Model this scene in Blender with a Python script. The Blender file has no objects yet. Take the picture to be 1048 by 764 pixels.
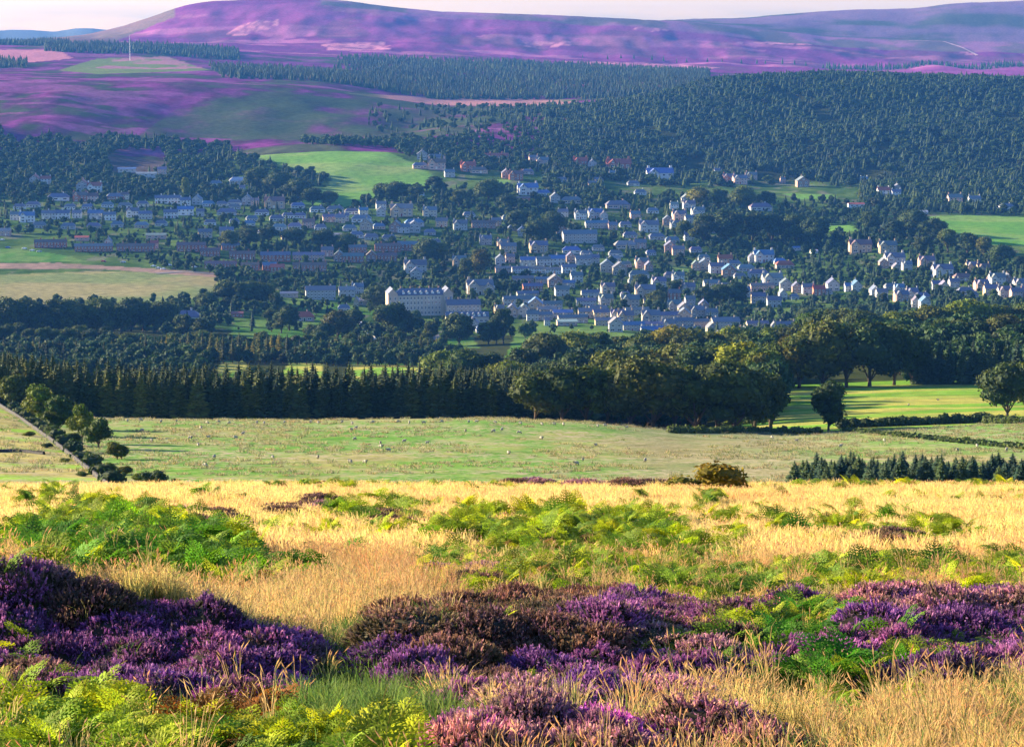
import bpy, math, random
import numpy as np
R = math.radians
rng = np.random.default_rng(7)
random.seed(7)
SC = bpy.context.scene
COL = SC.collection

# ------------------------------------------------------------------ camera geometry
F = 2400.0                      # focal length in photo pixels (1048 wide)
TH = math.atan((382.0 - 30.0) / F)
ct, st = math.cos(TH), math.sin(TH)

def uv(px, py):
    q = (382.0 - np.asarray(py, float)) / F
    dy = ct + q * st
    return ((np.asarray(px, float) - 524.0) / F) / dy, (-st + q * ct) / dy

def project(x, y, z):
    d = y * ct - z * st
    return 524.0 + F * x / d, 382.0 - F * (y * st + z * ct) / d

# ------------------------------------------------------------------ noise
def _hash(ix, iy, s):
    h = (ix.astype(np.int64) * 374761393 + iy.astype(np.int64) * 668265263 + s * 1442695041) & 0x7fffffff
    h = ((h ^ (h >> 13)) * 1274126177) & 0x7fffffff
    return ((h ^ (h >> 16)) & 0xffff) / 65535.0

def vnoise(x, y, s=0):
    ix, iy = np.floor(x), np.floor(y)
    fx, fy = x - ix, y - iy
    fx = fx * fx * (3 - 2 * fx); fy = fy * fy * (3 - 2 * fy)
    a = _hash(ix, iy, s); b = _hash(ix + 1, iy, s); c = _hash(ix, iy + 1, s); d = _hash(ix + 1, iy + 1, s)
    return (a * (1 - fx) + b * fx) * (1 - fy) + (c * (1 - fx) + d * fx) * fy

def fbm(x, y, s=0, o=4):
    t, a, n = 0.0, 1.0, 0.0
    for k in range(o):
        t = t + a * vnoise(x * 2 ** k + 17.3 * k, y * 2 ** k + 5.1 * k, s + k); n += a; a *= 0.5
    return t / n

def sstep(a, b, x):
    t = np.clip((x - a) / (b - a), 0, 1)
    return t * t * (3 - 2 * t)

def in_poly(px, py, poly):
    inside = np.zeros(np.shape(px), bool)
    n = len(poly)
    for i in range(n):
        x1, y1 = poly[i]; x2, y2 = poly[(i + 1) % n]
        if y1 == y2: continue
        c = ((y1 > py) != (y2 > py)) & (px < (x2 - x1) * (py - y1) / (y2 - y1) + x1)
        inside ^= c
    return inside

# ------------------------------------------------------------------ terrain
US = np.concatenate([np.linspace(-.85, -.26, 70, endpoint=False), np.linspace(-.26, .26, 430, endpoint=False), np.linspace(.26, .85, 71)])
UMIN, UMAX, NU = -.85, .85, len(US)
YS = np.concatenate([np.linspace(7, 90, 330, endpoint=False), np.linspace(90, 620, 200, endpoint=False),
                     np.linspace(620, 1600, 150, endpoint=False), np.linspace(1600, 4600, 430, endpoint=False),
                     np.linspace(4600, 12500, 230)])
ROWS = [
 (110, [(0, 517)]),
 (170, [(0, 514)]),
 (240, [(0, 502), (100, 503), (500, 503), (1048, 502)]),
 (350, [(0, 452), (100, 457), (500, 460), (700, 466), (1048, 464)]),
 (480, [(-150, 408), (0, 416), (60, 424), (100, 427), (300, 430), (500, 428), (600, 432), (700, 441), (800, 444), (900, 439), (1048, 433)]),
 (560, [(0, 416), (100, 430), (300, 434), (500, 433), (600, 436), (700, 441), (800, 430), (900, 424), (1048, 420)]),
 (700, [(0, 412), (300, 428), (500, 430), (700, 425), (800, 398), (900, 395), (1048, 392)]),
 (850, [(0, 398), (300, 408), (500, 410), (620, 400), (750, 384), (900, 365), (1048, 360)]),
 (1100, [(0, 378), (200, 380), (450, 383), (600, 373), (750, 368), (850, 360), (1048, 350)]),
 (1400, [(0, 349), (300, 354), (450, 360), (600, 353), (750, 350), (850, 345), (1048, 330)]),
 (1700, [(0, 315), (200, 318), (400, 326), (560, 326), (640, 328), (750, 338), (830, 335), (950, 320), (1048, 312)]),
 (2000, [(0, 270), (200, 272), (400, 284), (600, 290), (750, 296), (900, 286), (1048, 278)]),
 (2300, [(0, 226), (200, 230), (400, 236), (600, 243), (800, 250), (950, 238), (1048, 240)]),
 (2600, [(0, 190), (200, 196), (350, 200), (440, 197), (600, 202), (800, 210), (940, 212), (1048, 214)]),
 (2900, [(0, 157), (200, 157), (350, 150), (500, 160), (700, 178), (900, 182), (1048, 182)]),
 (3300, [(0, 122), (200, 128), (450, 130), (600, 134), (800, 135), (1048, 130)]),
 (3800, [(0, 80), (200, 86), (300, 93), (450, 112), (550, 112), (650, 100), (750, 82), (850, 79), (1048, 84)]),
 (4200, [(0, 74), (200, 77), (330, 83), (450, 101), (560, 104), (650, 98), (750, 90), (850, 92), (1048, 94)]),
 (4800, [(0, 60), (200, 67), (350, 76), (500, 84), (700, 82), (1048, 84)]),
 (5500, [(0, 47), (150, 48), (300, 58), (450, 65), (600, 70), (700, 75), (1048, 78)]),
 (6300, [(0, 46), (100, 43), (200, 43), (300, 47), (524, 54), (700, 67), (850, 72), (1048, 70)]),
 (7400, [(-150, 46), (0, 44), (90, 35), (125, 27), (150, 19), (180, 7), (215, 1), (260, -1), (310, -2), (350, 0), (400, 7), (450, 12), (520, 14), (600, 17), (700, 23), (850, 40), (1048, 45), (1200, 45)]),
 (8300, [(-150, 48), (0, 48), (150, 42), (300, 30), (450, 30), (600, 26), (680, 21), (760, 19), (800, 15), (870, 10), (930, 9), (980, 3), (1048, 1), (1200, 2)]),
 (9300, [(-150, 42), (0, 44), (300, 45), (700, 45), (1048, 30)]),
 (11500, [(-150, 31), (0, 31.5), (30, 31), (60, 33), (85, 28), (110, 31), (150, 36), (1048, 40)]),
 (12500, [(0, 45), (1048, 45)]),
]
def _pchip(xk, Zk, xq):
    xk = np.asarray(xk, float); h = np.diff(xk)[:, None]
    dl = np.diff(Zk, axis=0) / h
    m = np.zeros_like(Zk)
    w1 = 2 * h[1:] + h[:-1]; w2 = h[1:] + 2 * h[:-1]
    same = (dl[:-1] * dl[1:]) > 0
    with np.errstate(divide='ignore', invalid='ignore'):
        hm = (w1 + w2) / (w1 / dl[:-1] + w2 / dl[1:])
    m[1:-1] = np.where(same, hm, 0); m[0] = dl[0]; m[-1] = dl[-1]
    i = np.clip(np.searchsorted(xk, xq) - 1, 0, len(xk) - 2)
    hh = h[i]; t = ((xq - xk[i]))[:, None] / hh
    return ((2 * t**3 - 3 * t**2 + 1) * Zk[i] + (t**3 - 2 * t**2 + t) * hh * m[i]
            + (-2 * t**3 + 3 * t**2) * Zk[i + 1] + (t**3 - t**2) * hh * m[i + 1])

def front_plane(Y): return -1.82 - 0.1748 * Y
yk, zk = [7, 30, 60, 78], []
for y in yk: zk.append(np.full(NU, front_plane(y)))
for y, pts in ROWS:
    m = float(np.mean([p[1] for p in pts]))
    dy = ct + (382 - m) / F * st
    pxc = 524 + F * US * dy
    pyc = np.interp(pxc, [p[0] for p in pts], [p[1] for p in pts])
    k = np.ones(9) / 9.0
    pyc = np.convolve(np.pad(pyc, 4, mode='edge'), k, 'valid')
    zk.append(uv(524, pyc)[1] * y); yk.append(y)
Z = _pchip(yk, np.array(zk), YS)
XX = US[None, :] * YS[:, None]; YY = np.repeat(YS[:, None], NU, 1)
# undulation, growing with distance
amp = np.interp(YY, [7, 60, 100, 500, 1500, 4000, 12000], [0.0, 0.10, 0.3, 1.0, 2.0, 5.0, 9.0])
wl = [(9, 0.5), (60, 1), (400, 1)]
Z = Z + amp * (fbm(XX / 90, YY / 90, 3, 4) - 0.5) * sstep(90, 300, YY)
Z = Z + 42 * (fbm(XX / 230, YY / 500, 61, 3) - .5) * sstep(2650, 2950, YY) * (1 - sstep(3450, 3750, YY))
Z = Z + 42 * (fbm(XX / 230, YY / 700, 62, 4) - .5) * sstep(5700, 6300, YY) * (1 - .85 * sstep(6900, 7350, YY)) * (1 - sstep(8000, 9000, YY))
FG = 1 - sstep(80, 100, YY)
Z = Z + FG * (0.22 * (fbm(XX / 1.6, YY / 2.2, 11, 3) - 0.5) + 0.35 * sstep(25, 50, YY) * (1 - .7 * sstep(60, 75, YY)) * (fbm(XX / 6, YY / 9, 21, 2) - 0.5))
BUMPS = [  # px, Y, half width m, half depth m, height
 (-60, 17.8, 1.0, 1.3, .5), (25, 17.8, .75, 1.3, .42), (120, 17.5, .55, 1.2, .22), (185, 17.4, .55, 1.2, .32), (265, 16.9, .5, 1.0, .16),
 (450, 17.0, .5, .9, .32), (585, 17.6, .6, 1.0, .34), (700, 17.2, .45, .9, .26), (800, 18.6, .6, 1.3, .1), (930, 19.5, .9, 1.3, .2), (1080, 19.8, 1.0, 1.3, .22),
 (130, 31, 1.6, 4, .2), (600, 41, 2.0, 5, .25), (530, 13.1, .5, .5, .06), (765, 13.2, .5, .5, .1)]
for px, y0, sx, sy, h in BUMPS:
    x0 = (px - 524) / F * y0 / 0.975
    Z += h * np.exp(-((XX - x0) / sx) ** 2 - ((YY - y0) / sy) ** 2)

def zat(x, y):
    """ground height at x, y (arrays)"""
    x = np.asarray(x, float); y = np.asarray(y, float)
    u = np.clip(np.interp(x / y, US, np.arange(NU)), 0, NU - 1.001)
    r = np.clip(np.interp(y, YS, np.arange(len(YS))), 0, len(YS) - 1.001)
    i, j = r.astype(int), u.astype(int); fr, fu = r - i, u - j
    return (Z[i, j] * (1 - fr) + Z[i + 1, j] * fr) * (1 - fu) + (Z[i, j + 1] * (1 - fr) + Z[i + 1, j + 1] * fr) * fu

def hit(px, py, ymin=7.0, ymax=12400.0):
    """first ground point seen through photo pixel (px, py), between two distances"""
    u, v = uv(px, py); u, v = float(u), float(v)
    j = float(np.interp(u, US, np.arange(NU)))
    j = min(max(j, 0), NU - 1.001); a = int(j); f = j - a
    d = Z[:, a] * (1 - f) + Z[:, a + 1] * f - v * YS
    ok = np.nonzero((d >= 0) & (YS >= ymin))[0]
    if len(ok) == 0 or YS[ok[0]] > ymax:
        y = ymax if len(ok) else min(ymax, 9000)
    else:
        i = ok[0]
        if i > 0 and d[i - 1] < 0:
            t = -d[i - 1] / (d[i] - d[i - 1]); y = YS[i - 1] + t * (YS[i] - YS[i - 1])
        else: y = YS[i]
    y = max(y, ymin)
    return (u * y, float(y), float(zat(u * y, y)))

# ------------------------------------------------------------------ object helpers
def ORD(n):
    ones = ['', 'first', 'second', 'third', 'fourth', 'fifth', 'sixth', 'seventh', 'eighth', 'ninth', 'tenth', 'eleventh', 'twelfth',
            'thirteenth', 'fourteenth', 'fifteenth', 'sixteenth', 'seventeenth', 'eighteenth', 'nineteenth']
    tens = ['', '', 'twenty', 'thirty', 'forty', 'fifty', 'sixty', 'seventy', 'eighty', 'ninety']
    tth = ['', '', 'twentieth', 'thirtieth', 'fortieth', 'fiftieth', 'sixtieth', 'seventieth', 'eightieth', 'ninetieth']
    if n < 20: return ones[n]
    if n < 100: return tth[n // 10] if n % 10 == 0 else tens[n // 10] + '-' + ones[n % 10]
    return str(n) + 'th'

def tag(o, label, cat, group=None, kind=None):
    if label: o['label'] = label
    if cat: o['category'] = cat
    if group: o['group'] = group
    if kind: o['kind'] = kind
    return o

def mesh_np(name, V, faces, mats=(), cols=None, midx=None, smooth=False):
    """V (n,3); faces: list of (m,k) int arrays; cols (n,3) per-vertex colour; midx: list of material index per face array"""
    me = bpy.data.meshes.new(name)
    V = np.asarray(V, np.float32); faces = [np.asarray(f, np.int32) for f in faces if len(f)]
    me.vertices.add(len(V)); me.vertices.foreach_set('co', V.ravel())
    nl = sum(f.size for f in faces); nf = sum(len(f) for f in faces)
    me.loops.add(nl); me.polygons.add(nf)
    me.loops.foreach_set('vertex_index', np.concatenate([f.ravel() for f in faces]))
    tot = np.concatenate([np.full(len(f), f.shape[1], np.int32) for f in faces])
    me.polygons.foreach_set('loop_start', np.concatenate([[0], np.cumsum(tot)[:-1]]).astype(np.int32))
    if midx is not None:
        me.polygons.foreach_set('material_index', np.concatenate([np.full(len(f), m, np.int32) if np.isscalar(m) else np.asarray(m, np.int32) for f, m in zip(faces, midx)]))
    me.polygons.foreach_set('use_smooth', np.full(nf, smooth, bool))
    for m in mats: me.materials.append(m)
    if cols is not None:
        a = me.color_attributes.new('Col', 'FLOAT_COLOR', 'POINT')
        c4 = np.ones((len(V), 4), np.float32); c4[:, :3] = cols
        a.data.foreach_set('color', c4.ravel())
    me.update(calc_edges=True)
    return me

def link(name, me, parent=None, loc=(0, 0, 0), rz=0.0, sc=1.0, color=None):
    o = bpy.data.objects.new(name, me); COL.objects.link(o)
    o.location = loc; o.rotation_euler = (0, 0, rz); o.scale = (sc, sc, sc) if np.isscalar(sc) else sc
    if parent: o.parent = parent
    if color: o.color = (*color, 1)
    return o

class MB:
    """collects boxes, prisms, tubes into one mesh"""
    def __init__(s): s.v = []; s.f = []; s.m = []
    def quad(s, a, b, c, d, m=0):
        n = len(s.v); s.v += [a, b, c, d]; s.f.append((n, n + 1, n + 2, n + 3)); s.m.append(m)
    def poly(s, pts, m=0):
        n = len(s.v); s.v += list(pts); s.f.append(tuple(range(n, n + len(pts)))); s.m.append(m)
    def box(s, x0, x1, y0, y1, z0, z1, m=0):
        n = len(s.v); s.v += [(x, y, z) for z in (z0, z1) for y in (y0, y1) for x in (x0, x1)]
        for q in ((0, 2, 3, 1), (4, 5, 7, 6), (0, 1, 5, 4), (2, 6, 7, 3), (0, 4, 6, 2), (1, 3, 7, 5)):
            s.f.append(tuple(n + k for k in q)); s.m.append(m)
    def tube(s, pts, rad, k=6, m=0, cap=True):
        pts = np.asarray(pts, float); n0 = len(s.v)
        for i, p in enumerate(pts):
            d = pts[min(i + 1, len(pts) - 1)] - pts[max(i - 1, 0)]; d = d / (np.linalg.norm(d) + 1e-9)
            a = np.cross(d, (0, 1, 0) if abs(d[1]) < .9 else (1, 0, 0)); a /= np.linalg.norm(a); b = np.cross(d, a)
            for q in range(k):
                t = 2 * math.pi * q / k
                s.v.append(tuple(p + rad[i] * (math.cos(t) * a + math.sin(t) * b)))
        for i in range(len(pts) - 1):
            for q in range(k):
                s.f.append((n0 + i * k + q, n0 + i * k + (q + 1) % k, n0 + (i + 1) * k + (q + 1) % k, n0 + (i + 1) * k + q)); s.m.append(m)
        if cap:
            s.f.append(tuple(n0 + q for q in range(k))[::-1]); s.m.append(m)
            s.f.append(tuple(n0 + (len(pts) - 1) * k + q for q in range(k))); s.m.append(m)
    def mesh(s, name, mats, smooth=False):
        me = bpy.data.meshes.new(name); me.from_pydata([tuple(map(float, p)) for p in s.v], [], s.f)
        for m in mats: me.materials.append(m)
        me.polygons.foreach_set('material_index', s.m)
        me.polygons.foreach_set('use_smooth', [smooth] * len(s.f))
        me.update(); return me

# ------------------------------------------------------------------ materials
def new_mat(name):
    m = bpy.data.materials.new(name); m.use_nodes = True
    nt = m.node_tree; b = nt.nodes['Principled BSDF']
    b.inputs['Roughness'].default_value = 0.85; b.inputs['Specular IOR Level'].default_value = 0.2
    return m, nt, b
def nd(nt, t, **kw):
    n = nt.nodes.new(t)
    for k, v in kw.items(): setattr(n, k, v)
    return n
def mixc(nt, a, b, fac, mode='MIX'):
    n = nd(nt, 'ShaderNodeMix', data_type='RGBA', blend_type=mode)
    for sock, v in ((n.inputs[0], fac), (n.inputs[6], a), (n.inputs[7], b)):
        if hasattr(v, 'is_linked'): nt.links.new(v, sock)
        elif isinstance(v, (int, float)): sock.default_value = v
        else: sock.default_value = (*v, 1)
    return n.outputs[2]
def ramp(nt, fac, stops):
    n = nd(nt, 'ShaderNodeValToRGB'); e = n.color_ramp.elements
    while len(e) < len(stops): e.new(0.5)
    for el, (p, c) in zip(e, stops): el.position = p; el.color = (*c, 1)
    nt.links.new(fac, n.inputs[0]); return n.outputs[0]
def noise(nt, scale, detail=3, vec=None, rough=.5):
    n = nd(nt, 'ShaderNodeTexNoise'); n.inputs['Scale'].default_value = scale; n.inputs['Detail'].default_value = detail
    n.inputs['Roughness'].default_value = rough
    if vec is not None: nt.links.new(vec, n.inputs['Vector'])
    return n.outputs['Fac']

def foliage_mat(name, stops, trans=0.3, patch=None, var=0.35):
    """leaf colour = vertex attribute x per-object random ramp x object colour (+ world-space patches)"""
    m, nt, b = new_mat(name); L = nt.links
    at = nd(nt, 'ShaderNodeAttribute', attribute_name='Col')
    oi = nd(nt, 'ShaderNodeObjectInfo')
    c = mixc(nt, at.outputs['Color'], ramp(nt, oi.outputs['Random'], stops), 1.0, 'MULTIPLY')
    c = mixc(nt, c, oi.outputs['Color'], 1.0, 'MULTIPLY')
    geo = nd(nt, 'ShaderNodeNewGeometry')
    if patch:
        for sc, col, lo, hi in patch:
            f = nd(nt, 'ShaderNodeMapRange'); L.new(noise(nt, sc, 3, geo.outputs['Position']), f.inputs[0])
            f.inputs[1].default_value = lo; f.inputs[2].default_value = hi
            tint = mixc(nt, c, col, 1.0, 'MULTIPLY')
            c = mixc(nt, c, tint, f.outputs[0])
    L.new(c, b.inputs['Base Color']); b.inputs['Roughness'].default_value = .75
    if trans:
        t = nd(nt, 'ShaderNodeBsdfTranslucent'); L.new(c, t.inputs['Color'])
        mx = nd(nt, 'ShaderNodeMixShader'); mx.inputs[0].default_value = trans
        L.new(b.outputs[0], mx.inputs[1]); L.new(t.outputs[0], mx.inputs[2])
        L.new(mx.outputs[0], nt.nodes['Material Output'].inputs['Surface'])
    return m

def flat_mat(name, col, rough=.85, nscale=0, namt=.25, objcol=False, spec=.2, metal=0):
    m, nt, b = new_mat(name)
    if objcol:
        oi = nd(nt, 'ShaderNodeObjectInfo'); c = mixc(nt, oi.outputs['Color'], col, 1.0, 'MULTIPLY')
    else: c = None
    if nscale:
        tc = nd(nt, 'ShaderNodeTexCoord')
        r = ramp(nt, noise(nt, nscale, 4, tc.outputs['Object']), [(.25, (1 - namt,) * 3), (.75, (1 + namt * .5,) * 3)])
        c = mixc(nt, c if c is not None else col, r, 1.0, 'MULTIPLY')
    if c is None: b.inputs['Base Color'].default_value = (*col, 1)
    else: nt.links.new(c, b.inputs['Base Color'])
    b.inputs['Roughness'].default_value = rough; b.inputs['Specular IOR Level'].default_value = spec; b.inputs['Metallic'].default_value = metal
    return m

G = lambda v: (v, v, v)
M = {}
M['leaf'] = foliage_mat('broadleaf foliage', [(0, (.75, .85, .7)), (.45, (1, 1, 1)), (.70, (1.12, 1.12, .85)), (.86, (1.5, 1.35, .75)), (.95, (1.4, 1.1, .7)), (1, (1.0, .65, .8))], .22, patch=[(.02, (.6, .75, .85), .52, .62), (.9, (.7, .78, .8), .5, .62)])
M['needle'] = foliage_mat('conifer foliage', [(0, (.6, .75, .85)), (.5, (1, 1, 1)), (.8, (1.5, 1.3, .8)), (1, (1.8, 1.5, .8))], .15, patch=[(.004, (1.5, 1.3, .8), .48, .60), (.014, (1.7, 1.4, .75), .52, .62), (.022, (.5, .66, .85), .50, .60)])  # broadest patch and bright stops paint golden light across the forest hill
M['bark'] = flat_mat('bark', (.09, .065, .045), nscale=3)
M['pinebark'] = flat_mat('orange pine bark', (.28, .13, .07), nscale=3)
M['fern'] = foliage_mat('bracken fronds', [(0, (.6, .85, .8)), (.4, (1, 1, 1)), (.8, (1.3, 1.2, .8)), (1, (1.5, 1.25, .8))], .45)
M['heather'] = foliage_mat('heather sprigs', [(0, (.8, .75, .9)), (.5, (1, 1, 1)), (1, (1.25, 1.1, 1.1))], .25)
M['grass'] = foliage_mat('dry moor grass', [(0, (.8, .8, .8)), (.5, (1, 1, 1)), (.8, (1.15, 1.1, .9)), (1, (1.1, .85, .8))], .45,
                         patch=[(.35, (1.0, .80, .86), .5, .68), (.22, (.6, .8, .45), .60, .72)])
M['greengrass'] = foliage_mat('green grass', [(0, (.8, .8, .8)), (1, (1.3, 1.2, .9))], .35)
M['wall'] = flat_mat('house wall', (1, 1, 1), nscale=1.2, namt=.18, objcol=True)
M['roof'] = flat_mat('roof tiles', (1, 1, 1), rough=.55, nscale=2.0, namt=.3, objcol=True, spec=.5)
M['frame'] = flat_mat('white painted frames', (.8, .8, .78), rough=.5)
M['glass'] = flat_mat('window glass', (.03, .035, .045), rough=.08, spec=.8)
M['door'] = flat_mat('painted door', (.25, .05, .04), rough=.5, objcol=True)
M['stone'] = flat_mat('stone', (.045, .045, .05), nscale=2.5, namt=.45)
M['wool'] = flat_mat('sheep wool', (.34, .32, .26), nscale=6)
M['sheepface'] = flat_mat('sheep dark face', (.05, .045, .04))
M['metal'] = flat_mat('galvanised steel', (.6, .6, .62), rough=.5)
M['carpaint'] = flat_mat('car paint', (1, 1, 1), rough=.3, objcol=True, spec=.6)
M['rubber'] = flat_mat('tyre rubber', (.02, .02, .02))
M['track'] = flat_mat('trodden moor track', (.36, .22, .26))
M['road'] = flat_mat('worn asphalt', (.16, .15, .15), nscale=.4, namt=.2)
M['pale'] = flat_mat('pale gravel path', (.62, .6, .55), nscale=.5)
SKY_STRENGTH, HAZE, EXPOSURE = 0.06, 3.9e-5, 2.15
# ------------------------------------------------------------------ terrain colour (true ground cover colours, by field)
PX, PY = project(XX, YY, Z)
def lerp(a, b, t):
    return np.asarray(a) * (1 - t[..., None]) + np.asarray(b) * t[..., None]
n1 = fbm(XX / 3.0, YY / 5.0, 31, 4)
n2 = fbm(XX / 22, YY / 40, 32, 4)
n3 = fbm(XX / 130, YY / 260, 33, 5)
n4 = fbm(XX / 420, YY / 500, 34, 5)
Cg = lerp((.17, .12, .045), (.10, .10, .03), sstep(.35, .7, n1))                       # moor soil and thatch
def paint(mask, col):
    global Cg
    mk = np.asarray(mask, float)[..., None]
    Cg = Cg * (1 - mk) + col * mk
# sheep pasture
past = lerp((.10, .245, .04), (.26, .26, .09), sstep(.42, .70, .5 * n2 + .35 * n1 + .15 * fbm(XX / 1.2, YY / 3, 35, 3)))
past = past * 1.0
past = lerp(past, (.34, .26, .14), .6 * sstep(445, 480, YY) * (PX < 800) * sstep(.3, .5, n1 + .2))
past = lerp(past, (.33, .27, .13), .6 * sstep(560, 700, PX) * sstep(440, 470, PY) * sstep(.35, .6, n2))
past = lerp(past, (.20, .19, .11), .6 * sstep(600, 680, PX) * sstep(900, 780, PX))
paint(YY > 92, past)
paint((YY > 95) & in_poly(PX, PY, [(-200, 395), (0, 418), (55, 455), (118, 500), (60, 520), (-200, 520)]), lerp((.20, .36, .045), (.34, .31, .11), sstep(.42, .6, fbm(XX / 30, YY / 9, 36, 3))))
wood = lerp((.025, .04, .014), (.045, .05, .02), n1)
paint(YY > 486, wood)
fieldR = lerp((.13, .27, .035), (.30, .30, .075), sstep(.4, .65, fbm(XX / 40, YY / 9, 37, 3)))
paint((YY > 486) & (YY < 730) & (PX > 760) & (PX < 1250), fieldR)
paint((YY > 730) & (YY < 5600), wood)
brightfield = lerp((.16, .30, .04), (.36, .34, .08), sstep(.4, .6, fbm(XX / 30, YY / 30, 38, 3)))
for P in ([(350, 392), (360, 370), (430, 367), (435, 382), (400, 392)], [(215, 388), (228, 369), (254, 369), (250, 388)], [(285, 388), (297, 370), (332, 370), (330, 388)]):
    paint((YY > 860) & (YY < 1500) & in_poly(PX, PY, P), brightfield)
garden = lerp((.04, .085, .022), (.085, .14, .035), sstep(.4, .65, n2))
garden = lerp(garden, (.16, .15, .12), .6 * sstep(.62, .72, fbm(XX / 14, YY / 30, 44, 3)))
paint((YY > 1560) & (YY < 2900) & (PX < 1100), garden)
green1 = lerp((.06, .15, .03), (.10, .17, .045), sstep(.4, .6, n2))
for P in ([(232, 352), (240, 330), (345, 322), (350, 352)], [(515, 372), (528, 340), (560, 328), (635, 326), (665, 360), (620, 372)],
          [(420, 356), (430, 342), (480, 338), (490, 356)], [(270, 310), (290, 300), (420, 308), (420, 322), (300, 322)]):
    paint((YY > 1150) & (YY < 1950) & in_poly(PX, PY, P), green1)
meadow = lerp((.16, .20, .08), (.25, .23, .11), sstep(.35, .65, fbm(XX / 60, YY / 50, 39, 4)))
paint((YY > 1500) & (YY < 2300) & in_poly(PX, PY, [(-250, 312), (-250, 281), (0, 281), (90, 278), (190, 278), (228, 286), (216, 304), (130, 312)]), meadow)
paint((YY > 1500) & (YY < 2300) & in_poly(PX, PY, [(-250, 276), (-250, 269), (60, 269), (160, 275), (226, 279), (226, 284), (100, 275)]), lerp((.3, .2, .17), (.16, .13, .1), n2))
paint((YY > 1500) & (YY < 2400) & in_poly(PX, PY, [(-250, 268), (-250, 252), (20, 254), (70, 262), (90, 268)]), green1 * 1.15)
hillfield = lerp((.12, .25, .05), (.19, .27, .08), sstep(.4, .62, fbm(XX / 120, YY / 60, 40, 4)))
paint((YY > 2200) & (YY < 3250) & in_poly(PX, PY, [(232, 151), (300, 150), (398, 156), (425, 168), (450, 184), (440, 192), (405, 192), (385, 202), (350, 213), (305, 209), (335, 190), (340, 182), (285, 168), (245, 162)]), hillfield)
paint((YY > 2200) & (YY < 3250) & in_poly(PX, PY, [(925, 222), (1000, 220), (1250, 232), (1250, 300), (1048, 272), (1025, 262), (985, 243), (950, 234)]), hillfield * np.array([.85, 1, .8]))
for P in ([(842, 232), (870, 230), (878, 236), (850, 240)], [(500, 184), (522, 184), (520, 190), (500, 190)], [(590, 200), (612, 205), (600, 211)], [(800, 198), (850, 199), (858, 203), (820, 204)],
          [(688, 272), (712, 273), (712, 280), (690, 278)], [(590, 277), (620, 277), (620, 283), (592, 283)]):
    paint((YY > 1700) & (YY < 3250) & in_poly(PX, PY, P), hillfield)
paint((YY > 2200) & (YY < 3000) & in_poly(PX, PY, [(108, 160), (130, 152), (165, 155), (172, 172), (140, 180), (112, 175)]), lerp((.11, .075, .085), (.06, .06, .045), n2))
# heather moor on the hills
mo = .5 * n3 + .3 * n4 + .2 * n2
nf = fbm(XX / 16, YY / 45, 51, 4); nb = fbm(XX / 55, YY / 120, 52, 4)
moor = lerp((.14, .030, .145), (.07, .03, .075), sstep(.44, .52, .5 * mo + .5 * nb))
moor = lerp(moor, (.05, .065, .035), sstep(.52, .58, .6 * mo + .4 * nb) * .9)
moor = lerp(moor, (.21, .065, .20), sstep(.60, .64, fbm(XX / 150, YY / 70, 41, 5)) * .7)
moor = moor * (.55 + .9 * nf)[..., None]
paint((YY > 2900) & (YY < 5600) & ((PX < 640) | (YY > 3900)), moor)
mgreen = in_poly(PX, PY, [(140, 140), (180, 112), (300, 98), (420, 96), (560, 112), (480, 135), (400, 145)])
paint((YY > 2900) & (YY < 4000) & mgreen, lerp(moor, (.05, .072, .035), sstep(.42, .62, .5 * n4 + .5 * nb + .03) * .85))
paint((YY > 3900) & (YY < 5600) & in_poly(PX, PY, [(-250, 52), (60, 51), (75, 60), (30, 64), (-250, 66)]), np.array((.42, .17, .22)))
paint((YY > 2600) & (YY < 6000) & in_poly(PX, PY, [(60, 72), (100, 60), (170, 58), (215, 72), (100, 76)]), lerp((.13, .17, .05), (.30, .15, .18), sstep(.55, .62, nb)))
paint((YY > 3300) & (YY < 6000) & in_poly(PX, PY, [(350, 95), (450, 100), (590, 102), (590, 109), (450, 108)]), lerp((.34, .17, .17), (.12, .12, .06), sstep(.45, .6, n3)))
# far purple hill and the ridges behind
fh = fbm(XX / 500, YY / 260, 42, 5)
nh = fbm(XX / 60, YY / 130, 53, 5)
far = lerp((.145, .026, .15), (.22, .048, .195), sstep(.44, .56, fh))
far = lerp(far, (.36, .12, .26), sstep(.60, .63, fbm(XX / 300, YY / 120, 43, 6)) * .8)
far = lerp(far, (.09, .055, .08), sstep(.57, .61, fbm(XX / 160, YY / 300, 46, 5)) * .45)
far = far * (.6 + .4 * nh + .4 * nf)[..., None]
paint(YY > 5600, far)
for P in ([(225, 36), (240, 26), (262, 22), (282, 20), (270, 30), (248, 36)], [(528, 48), (545, 43), (585, 42), (580, 47)], [(640, 28), (690, 26), (720, 30), (660, 32)], [(40 + 700, 44), (860, 41), (920, 38), (925, 42), (860, 46)],
          [(330, 45), (395, 43), (400, 50), (340, 52)], [(560, 62), (700, 66), (740, 70), (640, 70)], [(930, 42), (965, 41), (1000, 56), (990, 57), (960, 45)]):
    paint((YY > 5600) & in_poly(PX + 14 * (nh - .5) * 2, PY + 3 * (nf - .5), P), lerp((.5, .2, .29), (.26, .09, .2), sstep(.4, .6, nf)))
paint((YY > 5600) & (PX < 180) & (PX < 100 + (50 - PY) * 2.4) , lerp((.13, .11, .08), (.22, .12, .13), n3))
ridge = lerp((.16, .10, .17), (.07, .075, .06), sstep(.42, .58, fbm(XX / 300, YY / 200, 45, 4)))
paint((YY > 7450) & (PX > 430), ridge)
paint((YY > 9400), np.array((.12, .15, .17)))
crestline = (YY > 7100) & (YY < 7450) & (PX > 330)
paint(crestline, lerp((.12, .09, .1), (.25, .11, .22), sstep(.4, .6, n3)))
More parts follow.
